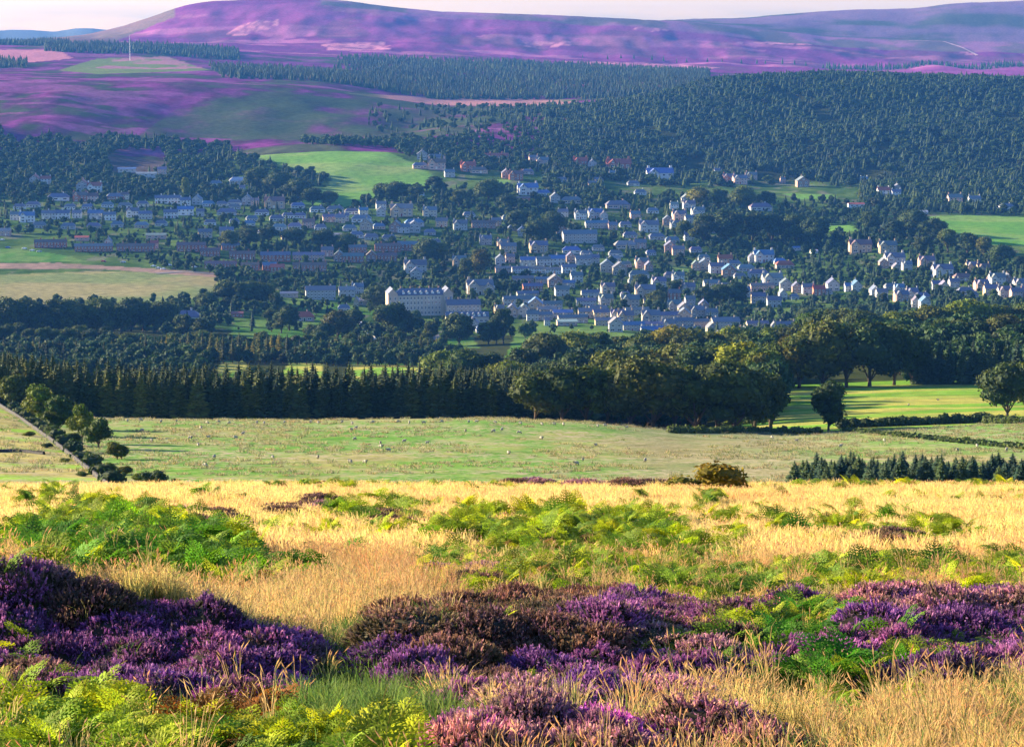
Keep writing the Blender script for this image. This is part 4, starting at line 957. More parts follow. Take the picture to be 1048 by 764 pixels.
street('in the old stone village centre', '600 325 16 t2 stone slate,615 326 16 t2 tan slate,632 328 14 v grey slate,600 313 20 t3 grey slate,620 312 14 v grey slate,562 316 26 t4 grey slate,576 325 20 t3 stone blue,556 327 18 t3 stone slate,645 314 18 v stone slate,660 304 20 v stone slate,652 322 24 t4 cream slate,630 339 14 g white slate,648 338 22 t3 grey blue,666 330 18 v stone slate,684 328 22 t3 stone slate,676 342 18 t3 grey blue,690 318 14 v grey slate,700 322 12 g tan slate,713 324 14 v stone slate,706 312 10 c grey slate,720 318 10 g pink slate,690 306 12 c brick slate,698 334 22 t3 stone slate,716 334 18 t3 stone slate,662 345 12 c white blue,690 350 22 s grey blue,640 304 10 b grey slate,728 326 12 c grey slate', 1500, 2400)
street('in the infill lanes at left', '240 214 12 b grey slate,258 226 12 b grey slate,283 226 14 b grey slate,210 243 14 t2 tan slate,232 241 14 t2 grey slate,296 245 16 t2 tan slate,380 245 14 b grey slate,398 246 14 b tan slate,366 258 18 t3 brick slate,335 262 12 c pink slate,440 240 12 b grey slate,452 232 12 c tan slate,215 262 20 t3 brick brown,236 256 18 t3 brick slate,445 250 12 b grey slate,390 214 10 c grey slate,72 214 12 b white slate,90 214 12 b grey slate,40 233 14 b grey slate,70 234 14 b grey slate,96 234 14 b tan slate', 1600)
street('in the long stone frontage', '586 330 30 t5 stone slate,622 333 26 t4 tan slate,705 342 24 t4 stone slate,738 349 22 t3 grey slate,668 337 20 t3 stone slate,612 320 18 t3 stone slate,640 330 16 v tan slate,684 338 14 v grey slate,700 329 14 g tan slate,560 322 20 t3 tan slate,540 305 22 t4 stone slate,604 304 18 t3 grey slate,622 300 14 v stone slate,668 312 18 t3 stone slate,650 290 14 b grey slate,674 294 14 v grey slate,704 300 14 v stone slate,728 296 16 t2 grey slate,742 300 14 v tan slate,760 304 14 c grey slate,776 310 14 c stone slate,792 314 14 c grey slate', 1500, 2400)
street('in the village foot frontage', '728 342 10 g cream slate,742 338 28 k stone grey,752 347 14 v tan slate,762 350 10 g cream slate,775 336 22 t4 stone slate,783 346 20 t3 grey slate,792 339 6 g white slate,809 337 34 t5 stone slate,835 334 20 t3 grey slate,770 354 20 s grey slate', 1450, 2300)
street('below the brick estate', '355 303 16 t2 grey grey,328 306 30 k grey grey,296 304 18 s grey slate,366 300 12 v grey slate,378 312 28 s tan grey,365 313 5 g cream slate,352 318 12 b white slate,188 329 34 b white slate,309 328 24 b pink red,243 324 12 s brick red,24 346 8 s white grey', 1400, 2300, .05)
street('beside the great hotel', '491 301 26 v stone slate,500 301 12 g stone slate,511 322 10 v tan slate,524 324 12 g tan slate,536 324 12 g stone slate,530 312 30 t4 grey slate,548 318 14 g tan blue,484 338 12 g white slate,494 340 14 b grey blue,545 328 12 c grey slate,480 322 24 s grey slate,560 333 6 c white grey,580 333 20 s pink pale', 1500, 2300)

# ---- the hotel: three storeys, hipped slate roof with dormers, sunlight painted into the left bay colour
def hotel():
    x, y, z = hit(430, 322, 1600, 2100); k = y / F / .985
    e = tag(link('hotel', None, None, (x, y, z), .12) if False else bpy.data.objects.new('hotel', None), 'great stone hotel with many window rows and slate mansard roof', 'hotel')
    COL.objects.link(e); e.location = (x, y, z); e.rotation_euler = (0, 0, .16)
    W_, D, H, RR = 52 * k, 15, 15.5, 4.2
    wl = link('wall', shell(W_, D, H, RR, ridge='hip').mesh('wall', [M['wall']]), e, color=(.58, .5, .41))
    rf = link('roof', roof_mb(W_, D, H, RR, hip=4).mesh('roof', [M['roof']]), e, color=(.13, .15, .21))
    bb = shell(7, D + 3, H + 1.5, 3.4, ridge='y')
    eb = link('end_bay', bb.mesh('end_bay', [M['wall']]), e, (-W_ / 2 - 2.2, 0, 0), color=(.62, .46, .36)); link('bay_roof', roof_mb(7, D + 3, H + 1.5, 3.4, ridge='y').mesh('bay_roof', [M['roof']]), e, (-W_ / 2 - 2.2, 0, 0), color=(.13, .15, .21))
    rb = link('end_bay', bb.mesh('end_bay', [M['wall']]), e, (W_ / 2 + 1, 0, 0), color=(.5, .42, .34)); link('bay_roof', roof_mb(7, D + 3, H + 1.5, 3.4, ridge='y').mesh('bay_roof', [M['roof']]), e, (W_ / 2 + 1, 0, 0), color=(.13, .15, .21))
    for zz in (1.2, 4.9, 8.6, 12.2):
        for i in range(12): link('window', WINS, wl, (-W_ / 2 + 3.6 + i * (W_ - 9) / 11, -D / 2 - .012, zz), sc=1.35)
        for b_ in (eb, rb):
            for q in (-1.8, 1.8): link('window', WINS, b_, (q, -D / 2 - 1.512, zz), sc=1.3)
    dm = MB(); g = shell(2.0, 2.4, 1.5, .9, ridge='y', z0=0); roof_mb(2.0, 2.4, 1.5, .9, ridge='y', b=dm)
    for p in range(len(g.f)): dm.poly([g.v[i] for i in g.f[p]], 1)
    dmm = dm.mesh('dormer', [M['roof'], M['frame']])
    for i in range(7): link('dormer', dmm, rf, (-W_ / 2 + 6 + i * (W_ - 12) / 6, -5.2, H + .6), color=(.13, .15, .21))
    for i in range(5): link('chimney', CHIML, rf, (-W_ / 2 + 5 + i * (W_ - 10) / 4, .4, H + RR - .2), color=(.45, .3, .22))
    x, y, z = hit(474, 324, 1600, 2100)
    e2 = bpy.data.objects.new('hotel_annexe', None); COL.objects.link(e2); e2.location = (x, y, z); e2.rotation_euler = (0, 0, .12)
    tag(e2, 'lower stone annexe joined to the right end of the great hotel', 'annexe')
    w2 = 34 * k; wl = link('wall', shell(w2, 12, 9.5, 3.4).mesh('wall', [M['wall']]), e2, color=(.56, .46, .38)); rf = link('roof', roof_mb(w2, 12, 9.5, 3.4).mesh('roof', [M['roof']]), e2, color=(.13, .14, .19))
    for zz in (1.2, 4.2, 7.0):
        for i in range(8): link('window', WINS, wl, (-w2 / 2 + 2 + i * (w2 - 4) / 7, -6.012, zz), sc=1.2)
    for i in range(4): link('chimney', CHIML, rf, (-w2 / 2 + 2 + i * (w2 - 4) / 3, 0, 12.6), color=(.45, .3, .22))
    x, y, z = hit(478, 330, 1500, 2100)
    e3 = bpy.data.objects.new('dormered_lodge', None); COL.objects.link(e3); e3.location = (x, y, z); e3.rotation_euler = (0, 0, .08)
    tag(e3, 'long pale lodge with a row of white dormers below the hotel annexe', 'lodge')
    w3 = 42 * k; wl = link('wall', shell(w3, 9, 4.8, 3).mesh('wall', [M['wall']]), e3, color=(.55, .47, .38)); rf = link('roof', roof_mb(w3, 9, 4.8, 3).mesh('roof', [M['roof']]), e3, color=(.14, .16, .22))
    for i in range(9): link('window', WINB, wl, (-w3 / 2 + 2 + i * (w3 - 4) / 8, -4.512, 1.2))
    for i in range(7): link('dormer', dmm, rf, (-w3 / 2 + 4 + i * (w3 - 7) / 6, -3.1, 5.1), color=(.13, .15, .21))
    for q in (e, e2, e3): HOUSEPOS.append((q.location.x, q.location.y, 24))
hotel()

# ---- parked cars
def car_parts():
    b = MB()
    prof = [(-2.1, .35), (-2.1, .8), (-1.95, .95), (-1.25, 1.0), (-.75, 1.42), (.75, 1.45), (1.45, 1.0), (2.0, .88), (2.12, .7), (2.12, .35)]
    n = len(prof)
    L_ = [(x, -.85 if z < 1.1 else -.68, z) for x, z in prof]; R_ = [(x, .85 if z < 1.1 else .68, z) for x, z in prof]
    b.poly(L_); b.poly(R_[::-1])
    for i in range(n): j = (i + 1) % n; b.quad(L_[j], L_[i], R_[i], R_[j], 0)
    body = b.mesh('body', [M['carpaint']])
    g = MB()
    for s in (-1, 1): g.quad((-1.1, s * .79, 1.06), (1.2, s * .79, 1.06), (.7, s * .705, 1.38), (-.7, s * .705, 1.38))
    g.quad((1.42, -.64, 1.05), (1.42, .64, 1.05), (.82, .6, 1.42), (.82, -.6, 1.42)); g.quad((-1.24, -.64, 1.05), (-1.24, .64, 1.05), (-.79, .6, 1.40), (-.79, -.6, 1.40))
    w = MB(); w.tube([(0, -.11, 0), (0, .11, 0)], [.33, .33], 10)
    return body, g.mesh('windows', [M['glass']]), w.mesh('wheel', [M['rubber']], False)
CB, CW, CWH = car_parts()
def cars(where, lst, y0=1500, y1=2600):
    names = {'white': (.8, .8, .8), 'red': (.5, .03, .03), 'blue': (.05, .12, .4), 'silver': (.5, .52, .55), 'dark': (.05, .05, .06)}
    lst = sorted(lst)
    for i, (px, py, c) in enumerate(lst):
        x, y, z = hit(px, py, y0, y1)
        e = bpy.data.objects.new('parked_car', None); COL.objects.link(e); e.location = (x, y, z + .05); e.rotation_euler = (0, 0, random.uniform(-.3, .3)); e.scale = (1.1, 1.1, 1.1)
        link('body', CB, e, color=names[c]); link('window_glass', CW, e)
        for qx in (-1.3, 1.35):
            for qy in (-.78, .78): link('wheel', CWH, e, (qx, qy, .33))
        tag(e, '%s parked car, %s from left %s' % (c, ORD(i + 1), where), 'car', 'cars parked ' + where)
cars('on the grass above the pale meadow', [(2, 246, 'white'), (8, 254, 'blue'), (25, 255, 'white'), (33, 257, 'white'), (40, 258, 'silver')])
cars('on the estate forecourt', [(157, 273, 'white'), (162, 275, 'silver'), (167, 276, 'white'), (173, 272, 'white'), (178, 276, 'dark'), (106, 268, 'red'), (126, 269, 'silver'), (199, 274, 'white'), (228, 276, 'white')])
cars('by the village foot', [(650, 345, 'white'), (655, 348, 'silver'), (665, 347, 'white'), (671, 350, 'dark'), (684, 347, 'silver')], 1400, 2200)

# ---- radio mast on the plateau
def mast():
    x, y, z = hit(133, 62, 4300, 5200); e = bpy.data.objects.new('radio_mast', None); COL.objects.link(e); e.location = (x, y, z)
    tag(e, 'tall thin pale lattice radio mast standing on the plateau', 'mast')
    h = 46; b = MB()
    for a in range(3):
        ca, sa = math.cos(a * 2.094), math.sin(a * 2.094); b.tube([(ca * 1.6, sa * 1.6, -1), (ca * .5, sa * .5, h)], [.17, .10], 5)
        for k in range(14):
            z0, z1 = k * h / 14, (k + 1) * h / 14; r0, r1 = 1.6 - 1.1 * z0 / h, 1.6 - 1.1 * z1 / h; cb, sb = math.cos((a + 1) * 2.094), math.sin((a + 1) * 2.094)
            b.tube([(ca * r0, sa * r0, z0), (cb * r1, sb * r1, z1)], [.06, .06], 4)
    link('lattice', b.mesh('lattice', [M['metal']]), e)
    for zz in (38, 43): d = MB(); d.tube([(0, -.9, zz), (0, -.4, zz)], [.9, .3], 10); link('dish', d.mesh('dish', [M['frame']]), e)
    b = MB(); b.tube([(0, 0, h), (0, 0, h + 7)], [.15, .1], 5); link('aerial', b.mesh('aerial', [M['metal']]), e)
mast()

# ---- garden trees and hedges filling the village between the houses (too many to count)
hp = np.array(HOUSEPOS)
def free(x, y):
    dx = np.abs(hp[:, 0] - x); dy = y - hp[:, 1]
    return not np.any((dx < hp[:, 2] + 4.5) & (dy < 9) & (dy > -38))
def free2(x, y):
    dx = np.abs(hp[:, 0] - x); dy = y - hp[:, 1]
    return not np.any((dx < hp[:, 2] + 2.5) & (dy < 7) & (dy > -9))
def veg(px, py, x, y):
    if not avoid_open(px, py): return 0
    if 225 < px < 345 and 322 < py < 352: return .12
    if 520 < px < 660 and py > 327: return .08
    if px < 60 and py > 240 and py < 312: return 0
    if 360 < px < 392 and 322 < py < 352 or 425 < px < 460 and 330 < py < 362: return .05
    return .45 if px < 450 and py < 250 else .68
P = forest_area(-70, 1130, 1560, 2640, 11.5, keep=lambda px, py, x, y: rng.random() < veg(px, py, x, y) and free(x, y))
cloud_from('village_trees', BLf + [CNf[0]], P, .45, .95, 'garden and street trees packed between the village houses', 'woodland')
P = forest_area(-70, 1130, 1560, 2640, 8.5, keep=lambda px, py, x, y: rng.random() < veg(px, py, x, y) * .8 and free2(x, y))
cloud_from('garden_shrubs', BLf, P, .16, .38, 'shrubs and hedges in the village gardens', 'shrubs')
P = forest_area(860, 1130, 1330, 1600, 12, keep=lambda px, py, x, y: rng.random() < .8) + forest_area(-60, 540, 1480, 1600, 12, keep=lambda px, py, x, y: rng.random() < .35 and not (225 < px < 345) ) + forest_area(660, 900, 1280, 1560, 12, keep=lambda px, py, x, y: py > 352)
cloud_from('valley_foot_trees', BLf, P, .6, .95, 'trees along the foot of the village slope', 'woodland')

for a in DEFER:
    pts = [q for q in a[2] if not (1550 < q[1] < 3150) or (free(q[0], q[1]) if a[4] > .7 else True)] if a[0] in ('hillside_forest', 'slope_woodland', 'valley_foot_trees') else a[2]
    cloud_now(a[0], a[1], pts, *a[3:])

# ---- roads, pale river path, field walls
def strip(name, pts, width, mat, y0, y1, lift=.25, label=None):
    P_ = []
    for i in range(len(pts) - 1):
        for t in np.linspace(0, 1, 12, endpoint=(i == len(pts) - 2)):
            P_.append(hit(pts[i][0] + (pts[i + 1][0] - pts[i][0]) * t, pts[i][1] + (pts[i + 1][1] - pts[i][1]) * t, y0, y1))
    P_ = np.array(P_); b = MB(); prev = None
    for i in range(len(P_)):
        d = P_[min(i + 1, len(P_) - 1)] - P_[max(i - 1, 0)]; nrm = np.array([-d[1], d[0]]); nrm /= np.linalg.norm(nrm) + 1e-9
        a, c = P_[i][:2] + nrm * width / 2, P_[i][:2] - nrm * width / 2
        cur = ((a[0], a[1], float(zat(a[0], a[1])) + lift), (c[0], c[1], float(zat(c[0], c[1])) + lift))
        if prev: b.quad(prev[0], prev[1], cur[1], cur[0])
        prev = cur
    return tag(link(name, b.mesh(name, [mat])), None, None, None, 'structure')
strip('valley_road', [(-20, 348), (20, 347), (60, 348), (110, 351), (170, 354)], 9, M['road'], 1250, 1600)
strip('village_road', [(455, 372), (452, 352), (444, 342), (428, 336), (405, 333)], 6, M['road'], 1200, 1900)
strip('pale_path', [(368, 329), (374, 337), (384, 348)], 3.6, M['pale'], 1300, 1900, .35)
strip('lane', [(655, 344), (668, 352), (676, 362)], 4, M['road'], 1250, 1900, .3)
strip('estate_road', [(160, 280), (190, 278), (225, 281)], 7, M['road'], 1500, 2300, .3)
strip('moor_track', [(930, 42), (965, 42.5), (985, 49), (1000, 57)], 9, M['track'], 5700, 7400, 1.0)

def field_wall(name, pts, h, w, y0, y1, label, seed):
    r = np.random.default_rng(seed); P_ = []
    for i in range(len(pts) - 1):
        for t in np.linspace(0, 1, 90, endpoint=(i == len(pts) - 2)):
            P_.append(hit(pts[i][0] + (pts[i + 1][0] - pts[i][0]) * t, pts[i][1] + (pts[i + 1][1] - pts[i][1]) * t, y0, y1))
    P_ = np.array(P_); b = MB(); sec = []
    for i in range(len(P_)):
        d = P_[min(i + 1, len(P_) - 1)] - P_[max(i - 1, 0)]; nrm = np.array([-d[1], d[0]]); nrm /= np.linalg.norm(nrm) + 1e-9
        hh = h * r.uniform(.85, 1.15); p = P_[i]
        sec.append([(p[0] + nrm[0] * q, p[1] + nrm[1] * q, p[2] + zz) for q, zz in ((w / 2, -.4), (w / 2 * .7, hh * .85), (w * .25, hh), (-w * .25, hh), (-w / 2 * .7, hh * .85), (-w / 2, -.4))])
    for s0, s1 in zip(sec[:-1], sec[1:]):
        for k in range(5): b.quad(s0[k], s0[k + 1], s1[k + 1], s1[k])
    tag(link(name, b.mesh(name, [M['stone']])), label, 'wall')
field_wall('dry_stone_wall', [(-20, 403), (20, 428), (55, 453), (85, 477), (112, 499)], 0.55, .4, 150, 490, 'grey dry stone wall running down beside the hedgerow trees', 1)
field_wall('dry_stone_wall', [(-20, 463), (20, 462), (45, 465)], .4, .5, 150, 460, 'short dark wall across the small field at left', 3)

# hedge between the sunlit field and the pasture
def hedge(name, px0, px1, pyf, y0, y1, h, label):
    r = np.random.default_rng(5); V, Fs, C = [], [], []; nv = 0; px = px0
    while px < px1:
        x, y, z = hit(px, pyf(px), y0, y1); hh = h * r.uniform(.7, 1.2)
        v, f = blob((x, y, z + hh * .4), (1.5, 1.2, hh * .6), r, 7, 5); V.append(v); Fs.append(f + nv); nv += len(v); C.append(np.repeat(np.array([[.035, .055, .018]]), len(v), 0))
        n = 60; d = r.normal(0, 1, (n, 3)); d /= np.linalg.norm(d, axis=1, keepdims=True)
        v, f = leaf_quads(np.array([x, y, z + hh * .4]) + d * [1.6, 1.3, hh * .65], d, .25, r); V.append(v); Fs.append(f + nv); nv += len(v); C.append(np.repeat(np.array([[.05, .08, .02]]) * r.uniform(.6, 1.5, (n, 1)), 4, 0))
        px += 1.3 * F / y * .985
    tag(link(name, mesh_np(name, np.concatenate(V), [np.concatenate(Fs)], [M['leaf']], np.concatenate(C))), label, 'hedge')
hedge('hedge', 2, 122, lambda p: float(np.interp(p, [-12, 28, 63, 93, 122], [403, 428, 453, 477, 499])), 150, 495, 1.5, 'shrubby dark hedge growing along the stone wall at the field edge')
hedge('hedge', 862, 1012, lambda p: 438 - (p - 862) * .04, 420, 640, 1.9, 'dark clipped hedge along the lower edge of the sunlit field')
hedge('hedge', 868, 1075, lambda p: 441 + (p - 868) * .1, 300, 560, .7, 'thin dark hedge line crossing the right pasture')
hedge('hedge', 690, 840, lambda p: 443 + (p > 790) * 1, 400, 620, 1.3, 'low ragged hedge below the wood by the round bushes')
hedge('hedge', 1012, 1075, lambda p: 433, 420, 640, 1.6, 'short hedge under the spreading tree at the field end')

# ---- sheep
def sheep_mesh(graze):
    vs, es, rad = [], [], []
    def add(p, r_, par=None):
        vs.append(p); rad.append(r_)
        if par is not None: es.append((par, len(vs) - 1))
        return len(vs) - 1
    c = add((0, 0, .62), .27); f = add((.32, 0, .64), .25, c); bk = add((-.36, 0, .63), .25, c); rump = add((-.55, 0, .62), .15, bk)
    nk = add((.52, 0, .70 if not graze else .52), .13, f); hd = add((.66, 0, .84) if not graze else (.68, 0, .28), .10, nk); add((.84, 0, .78) if not graze else (.76, 0, .10), .055, hd)
    for s in (-1, 1):
        for px_, par in ((.32, f), (-.38, bk)):
            a = add((px_, s * .14, .36), .06, par); add((px_, s * .14, .03), .035, a)
        add((hd and vs[hd][0] - .02, s * .16, vs[hd][2] + .02), .025, hd)
    me = bpy.data.meshes.new('sk'); me.from_pydata(vs, es, []); o = bpy.data.objects.new('sk', me); COL.objects.link(o)
    md = o.modifiers.new('s', 'SKIN'); sv = me.skin_vertices[0].data
    for i, r_ in enumerate(rad): sv[i].radius = (r_, r_)
    sv[0].use_root = True
    sub = o.modifiers.new('u', 'SUBSURF'); sub.levels = 1; sub.render_levels = 1
    dg = bpy.context.evaluated_depsgraph_get(); m = bpy.data.meshes.new_from_object(o.evaluated_get(dg)); m.name = 'sheep'
    bpy.data.objects.remove(o)
    m.materials.clear(); m.materials.append(M['wool']); m.materials.append(M['sheepface'])
    for p in m.polygons:
        cz = p.center; p.material_index = 1 if (cz.z < .36 and abs(cz.x) < .5) or cz.x > .62 else 0; p.use_smooth = True
    return m
SH = [sheep_mesh(False), sheep_mesh(True)]
shp = []
for px in list(np.linspace(112, 640, 30) + rng.uniform(-9, 9, 30)): shp.append((px, float(np.interp(px, [100, 300, 500, 640], [430, 433, 431.5, 437]) + rng.uniform(0, 2)), 0))
for k in range(18): shp.append((rng.uniform(140, 560), rng.uniform(438, 455), 1))
for k in range(14): shp.append((rng.uniform(180, 680), rng.uniform(456, 480), 2))
for px, py in ((790, 449), (815, 452), (905, 452), (930, 415), (960, 410), (1000, 458), (980, 462), (860, 458), (1030, 462)): shp.append((px, py, 3))
bandn = ['in the line along the pasture crest', 'in the upper band of the pasture', 'in the lower band of the pasture', 'on the right-hand pastures']
for bnd in range(4):
    row = sorted([s for s in shp if s[2] == bnd])
    for i, (px, py, _) in enumerate(row):
        x, y, z = hit(px, py, 170, 740); g = rng.integers(2)
        o = link('sheep', SH[g], None, (x, y, z), rng.uniform(0, 6.28), .62 + .1 * rng.random())
        tag(o, 'pale woolly sheep %s, %s from left %s' % (('head up', 'grazing')[g], ORD(i + 1), bandn[bnd]), 'sheep', 'sheep ' + bandn[bnd])
# ------------------------------------------------------------------ foreground plants
def frond(L_, lift, droop, side, r, col, yaw):
    """one bracken frond as leaf faces; returns V, F, C"""
    n = 10; V, Fs, C = [], [], []; nv = 0
    dirv = np.array([math.cos(yaw), math.sin(yaw), 0]); sd_ = np.array([-math.sin(yaw), math.cos(yaw), 0])
    pts = []
    p = np.zeros(3); ang = lift
    for i in range(n + 5):
        pts.append(p.copy()); p = p + (dirv * math.cos(ang) + np.array([0, 0, 1]) * math.sin(ang)) * L_ / (n + 4); ang -= droop / (n + 4) * (1.7 if i > 4 else .5)
    pts = np.array(pts)
    w = .004 * (L_ / .6)
    for i in range(len(pts) - 1):      # stalk
        V.append(np.array([pts[i] - sd_ * w, pts[i] + sd_ * w, pts[i + 1] + sd_ * w * .7, pts[i + 1] - sd_ * w * .7])); Fs.append(np.arange(4)[None] + nv); nv += 4; C.append(np.repeat(np.array([[.16, .15, .04]]), 4, 0))
    for i in range(n):
        k = i + 4; t = i / (n - 1); q = pts[k]; tang = pts[min(k + 1, len(pts) - 1)] - pts[k - 1]; tang /= np.linalg.norm(tang)
        nrm = np.cross(sd_, tang); nrm /= np.linalg.norm(nrm)
        pl = L_ * .40 * (1 - t) ** .8 * (1 if i else .8) + .015
        for s in (-1, 1):
            d = sd_ * s * .9 + tang * .45 + nrm * r.uniform(-.15, .1) + np.array([0, 0, -.12]); d /= np.linalg.norm(d)
            e = np.cross(nrm, d); m = max(3, int(5 * (1 - t) + 2))
            cc = col * r.uniform(.8, 1.25)
            for j in range(m):
                u0 = j / m; c0 = q + d * pl * (u0 + .5 / m) + np.array([0, 0, -.25 * pl * u0 * u0]); lw = pl * .26 * (1 - u0) ** .7 + .006; lh = pl / m * .8
                for s2 in (-1, 1):
                    tip = c0 + e * s2 * lw + d * lh * .6 + nrm * r.uniform(-.3, .3) * lw
                    V.append(np.array([c0 - d * lh * .5, c0 + e * s2 * lw * .5 - d * lh * .45, tip, c0 + e * s2 * lw * .4 + d * lh * .7])); Fs.append(np.arange(4)[None] + nv); nv += 4
                    C.append(np.repeat(cc[None] * r.uniform(.85, 1.15), 4, 0))
    return np.concatenate(V), np.concatenate(Fs), np.concatenate(C)

def bracken(seed, nf=9, L_=.62, col=(.15, .25, .025), brown=.02):
    r = np.random.default_rng(seed); V, Fs, C = [], [], []; nv = 0
    for k in range(nf):
        c = np.array(col) * r.uniform(.6, 1.3)
        if r.random() < .4: c = c * np.array([1.55, 1.25, .7])  # lit fronds: backlight put into the colour as yellow
        if r.random() < brown: c = np.array([.13, .07, .02])
        off = np.array([r.uniform(-.22, .22), r.uniform(-.22, .22), -.02])
        v, f, cc = frond(L_ * r.uniform(.7, 1.15), r.uniform(1.0, 1.45), r.uniform(.5, 1.7), 1, r, c, k * 2 * math.pi / nf + r.uniform(-.5, .5))
        V.append(v + off); Fs.append(f + nv); nv += len(v); C.append(cc)
    return mesh_np('bracken', np.concatenate(V), [np.concatenate(Fs)], [M['fern']], np.concatenate(C))
FERN = [bracken(100 + s, nf=5 + s % 4, L_=.66) for s in range(8)]
FERNY = [bracken(140 + s, nf=6, col=(.17, .25, .025), brown=.03) for s in range(5)]
FERNB = [bracken(120 + s, nf=7, col=(.11, .06, .025), brown=.5) for s in range(2)]

def heather(seed, R0=.36, H0=.30, n=1150, pal='p'):
    r = np.random.default_rng(seed); V, Fs, C = [], [], []; nv = 0
    # woody core
    v, f = blob((0, 0, H0 * .30), (R0 * .86, R0 * .86, H0 * .55), r, 12, 7); V.append(v); Fs.append(f + nv); nv += len(v); C.append(np.repeat(np.array([[.035, .032, .016]]), len(v), 0))
    ph = r.uniform(0, 6.28, n); q = np.sqrt(r.uniform(0, 1, n)); el = np.arccos(np.clip(1 - q * q * .95, -1, 1))
    D = np.stack([np.sin(el) * np.cos(ph), np.sin(el) * np.sin(ph), np.cos(el) + .35], 1); D /= np.linalg.norm(D, axis=1, keepdims=True)
    wob = .8 + .5 * vnoise(ph * 1.3 + seed, el * 2.5, seed + 5)
    base = np.stack([np.sin(el) * np.cos(ph) * R0 * .85 * wob, np.sin(el) * np.sin(ph) * R0 * .85 * wob, np.cos(el) * H0 * .62 * wob + .02], 1)
    D = D + r.normal(0, .22, (n, 3)); D /= np.linalg.norm(D, axis=1, keepdims=True)
    D = D * .8 + np.array([0, 0, .2]) + r.normal(0, .16, (n, 3)); D /= np.linalg.norm(D, axis=1, keepdims=True)
    Ls = r.uniform(.045, .11, n); bloom = vnoise(base[:, 0] * 7 + seed, base[:, 1] * 7, seed)
    pals = {'p': [(.185, .065, .20), (.13, .05, .145), (.26, .10, .26)], 'm': [(.38, .06, .34), (.28, .05, .28), (.44, .13, .38)], 'b': [(.19, .11, .06), (.12, .075, .05), (.21, .11, .11)], 'k': [(.38, .18, .22), (.30, .13, .21), (.40, .24, .19)]}[pal]
    pc = np.array(pals)[r.integers(0, 3, n)] * r.uniform(.55, 1.4, (n, 1))
    dull = (bloom < .33)[:, None]; pc = np.where(dull, pc * .35 + np.array([[.05, .05, .02]]), pc)
    gc = np.array([[.05, .055, .02]]) * r.uniform(.5, 1.5, (n, 1))
    for k in range(3):       # flower spike: three crossed slender faces, green leafy foot below
        a_ = np.cross(D, r.normal(0, 1, (n, 3))); a_ /= np.linalg.norm(a_, axis=1, keepdims=True)
        for lo, hi, wd, cc in ((0, .6, .0055, gc), (.36, 1.0, .0062, pc)):
            l0 = base + D * (Ls * lo)[:, None]; l1 = base + D * (Ls * hi)[:, None] + r.normal(0, .004, (n, 3)); mm = l0 * .45 + l1 * .55; ww = (wd * r.uniform(.7, 1.3, n))[:, None]
            v = np.stack([l0, mm - a_ * ww, l1, mm + a_ * ww], 1).reshape(-1, 3); V.append(v); Fs.append(np.arange(4 * n).reshape(n, 4) + nv); nv += 4 * n
            C.append(np.stack([cc * .45, cc * .9, cc * (1.55 if cc is pc else 1.1) + (.012 if cc is pc else 0), cc], 1).reshape(-1, 3))  # pale tips and dark feet paint in lit ends and shaded gaps
    for k in range(5):
        t = .35 + .15 * k; c = base + D * (Ls * t)[:, None] + r.normal(0, .009, (n, 3))
        v, f = leaf_quads(c, r.normal(0, 1, (n, 3)), .0062, r, 1.3, .2); V.append(v); Fs.append(f + nv); nv += len(v); C.append(np.repeat(pc * r.uniform(.8, 1.2, (n, 1)), 4, 0))
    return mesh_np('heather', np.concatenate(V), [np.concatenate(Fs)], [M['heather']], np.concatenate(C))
HP = [heather(200 + s, .34 + .03 * (s % 3), .27 + .03 * (s % 2)) for s in range(4)]
HM = [heather(210 + s, .33, .27, pal='m') for s in range(2)]
HB = [heather(220 + s, .35, .28, pal='b') for s in range(2)]
HK = [heather(230 + s, .34, .27, pal='k') for s in range(2)]

def tuft(seed, n=46, L_=(.22, .46), wdt=.0032, spread=.10, lean=.5, col=(.60, .48, .19), heads=.3, headcol=(.55, .38, .19), green=.12):
    r = np.random.default_rng(seed); V, Fs, C = [], [], []; nv = 0; tri = []
    for k in range(n):
        a = r.uniform(0, 6.28); b0 = np.array([math.cos(a), math.sin(a), 0]) * spread * math.sqrt(r.random()); a2 = a + r.normal(0, .8)
        d = np.array([math.cos(a2), math.sin(a2), 0]); l = r.uniform(*L_); ln = r.uniform(.05, lean)
        sdv = np.cross(d, [0, 0, 1]); yaw = r.uniform(0, 6.28); sdv = np.array([math.cos(yaw), math.sin(yaw), 0])
        P_ = [b0, b0 + d * l * ln * .25 + np.array([0, 0, l * .5]), b0 + d * l * ln * .8 + np.array([0, 0, l * .92]), b0 + d * l * ln * 1.25 + np.array([0, 0, l * 1.02])]
        ws = [wdt, wdt * .9, wdt * .6, wdt * .15]
        V.append(np.array([p + s * sdv * w for p, w in zip(P_, ws) for s in (-1, 1)])); Fs.append(np.array([[0, 1, 3, 2], [2, 3, 5, 4], [4, 5, 7, 6]]) + nv); nv += 8
        c = np.array(col) * r.uniform(.75, 1.25)
        if r.random() < green: c = np.array([.12, .19, .04]) * r.uniform(.8, 1.3)
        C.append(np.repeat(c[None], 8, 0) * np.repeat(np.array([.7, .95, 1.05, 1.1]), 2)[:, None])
        if r.random() < heads:
            t0 = P_[2]; t1 = P_[3] + d * .02 + np.array([0, 0, .02]); m = (t0 + t1) / 2; q = wdt * 2.6
            for s in (sdv, np.cross(sdv, [0, 0, 1])):
                V.append(np.array([t0, m - s * q, t1, m + s * q])); Fs.append(np.arange(4)[None] + nv); nv += 4; C.append(np.repeat(np.array(headcol)[None] * r.uniform(.8, 1.3), 4, 0))
    return mesh_np('tuft', np.concatenate(V), [np.concatenate(Fs)], [M['grass']], np.concatenate(C))

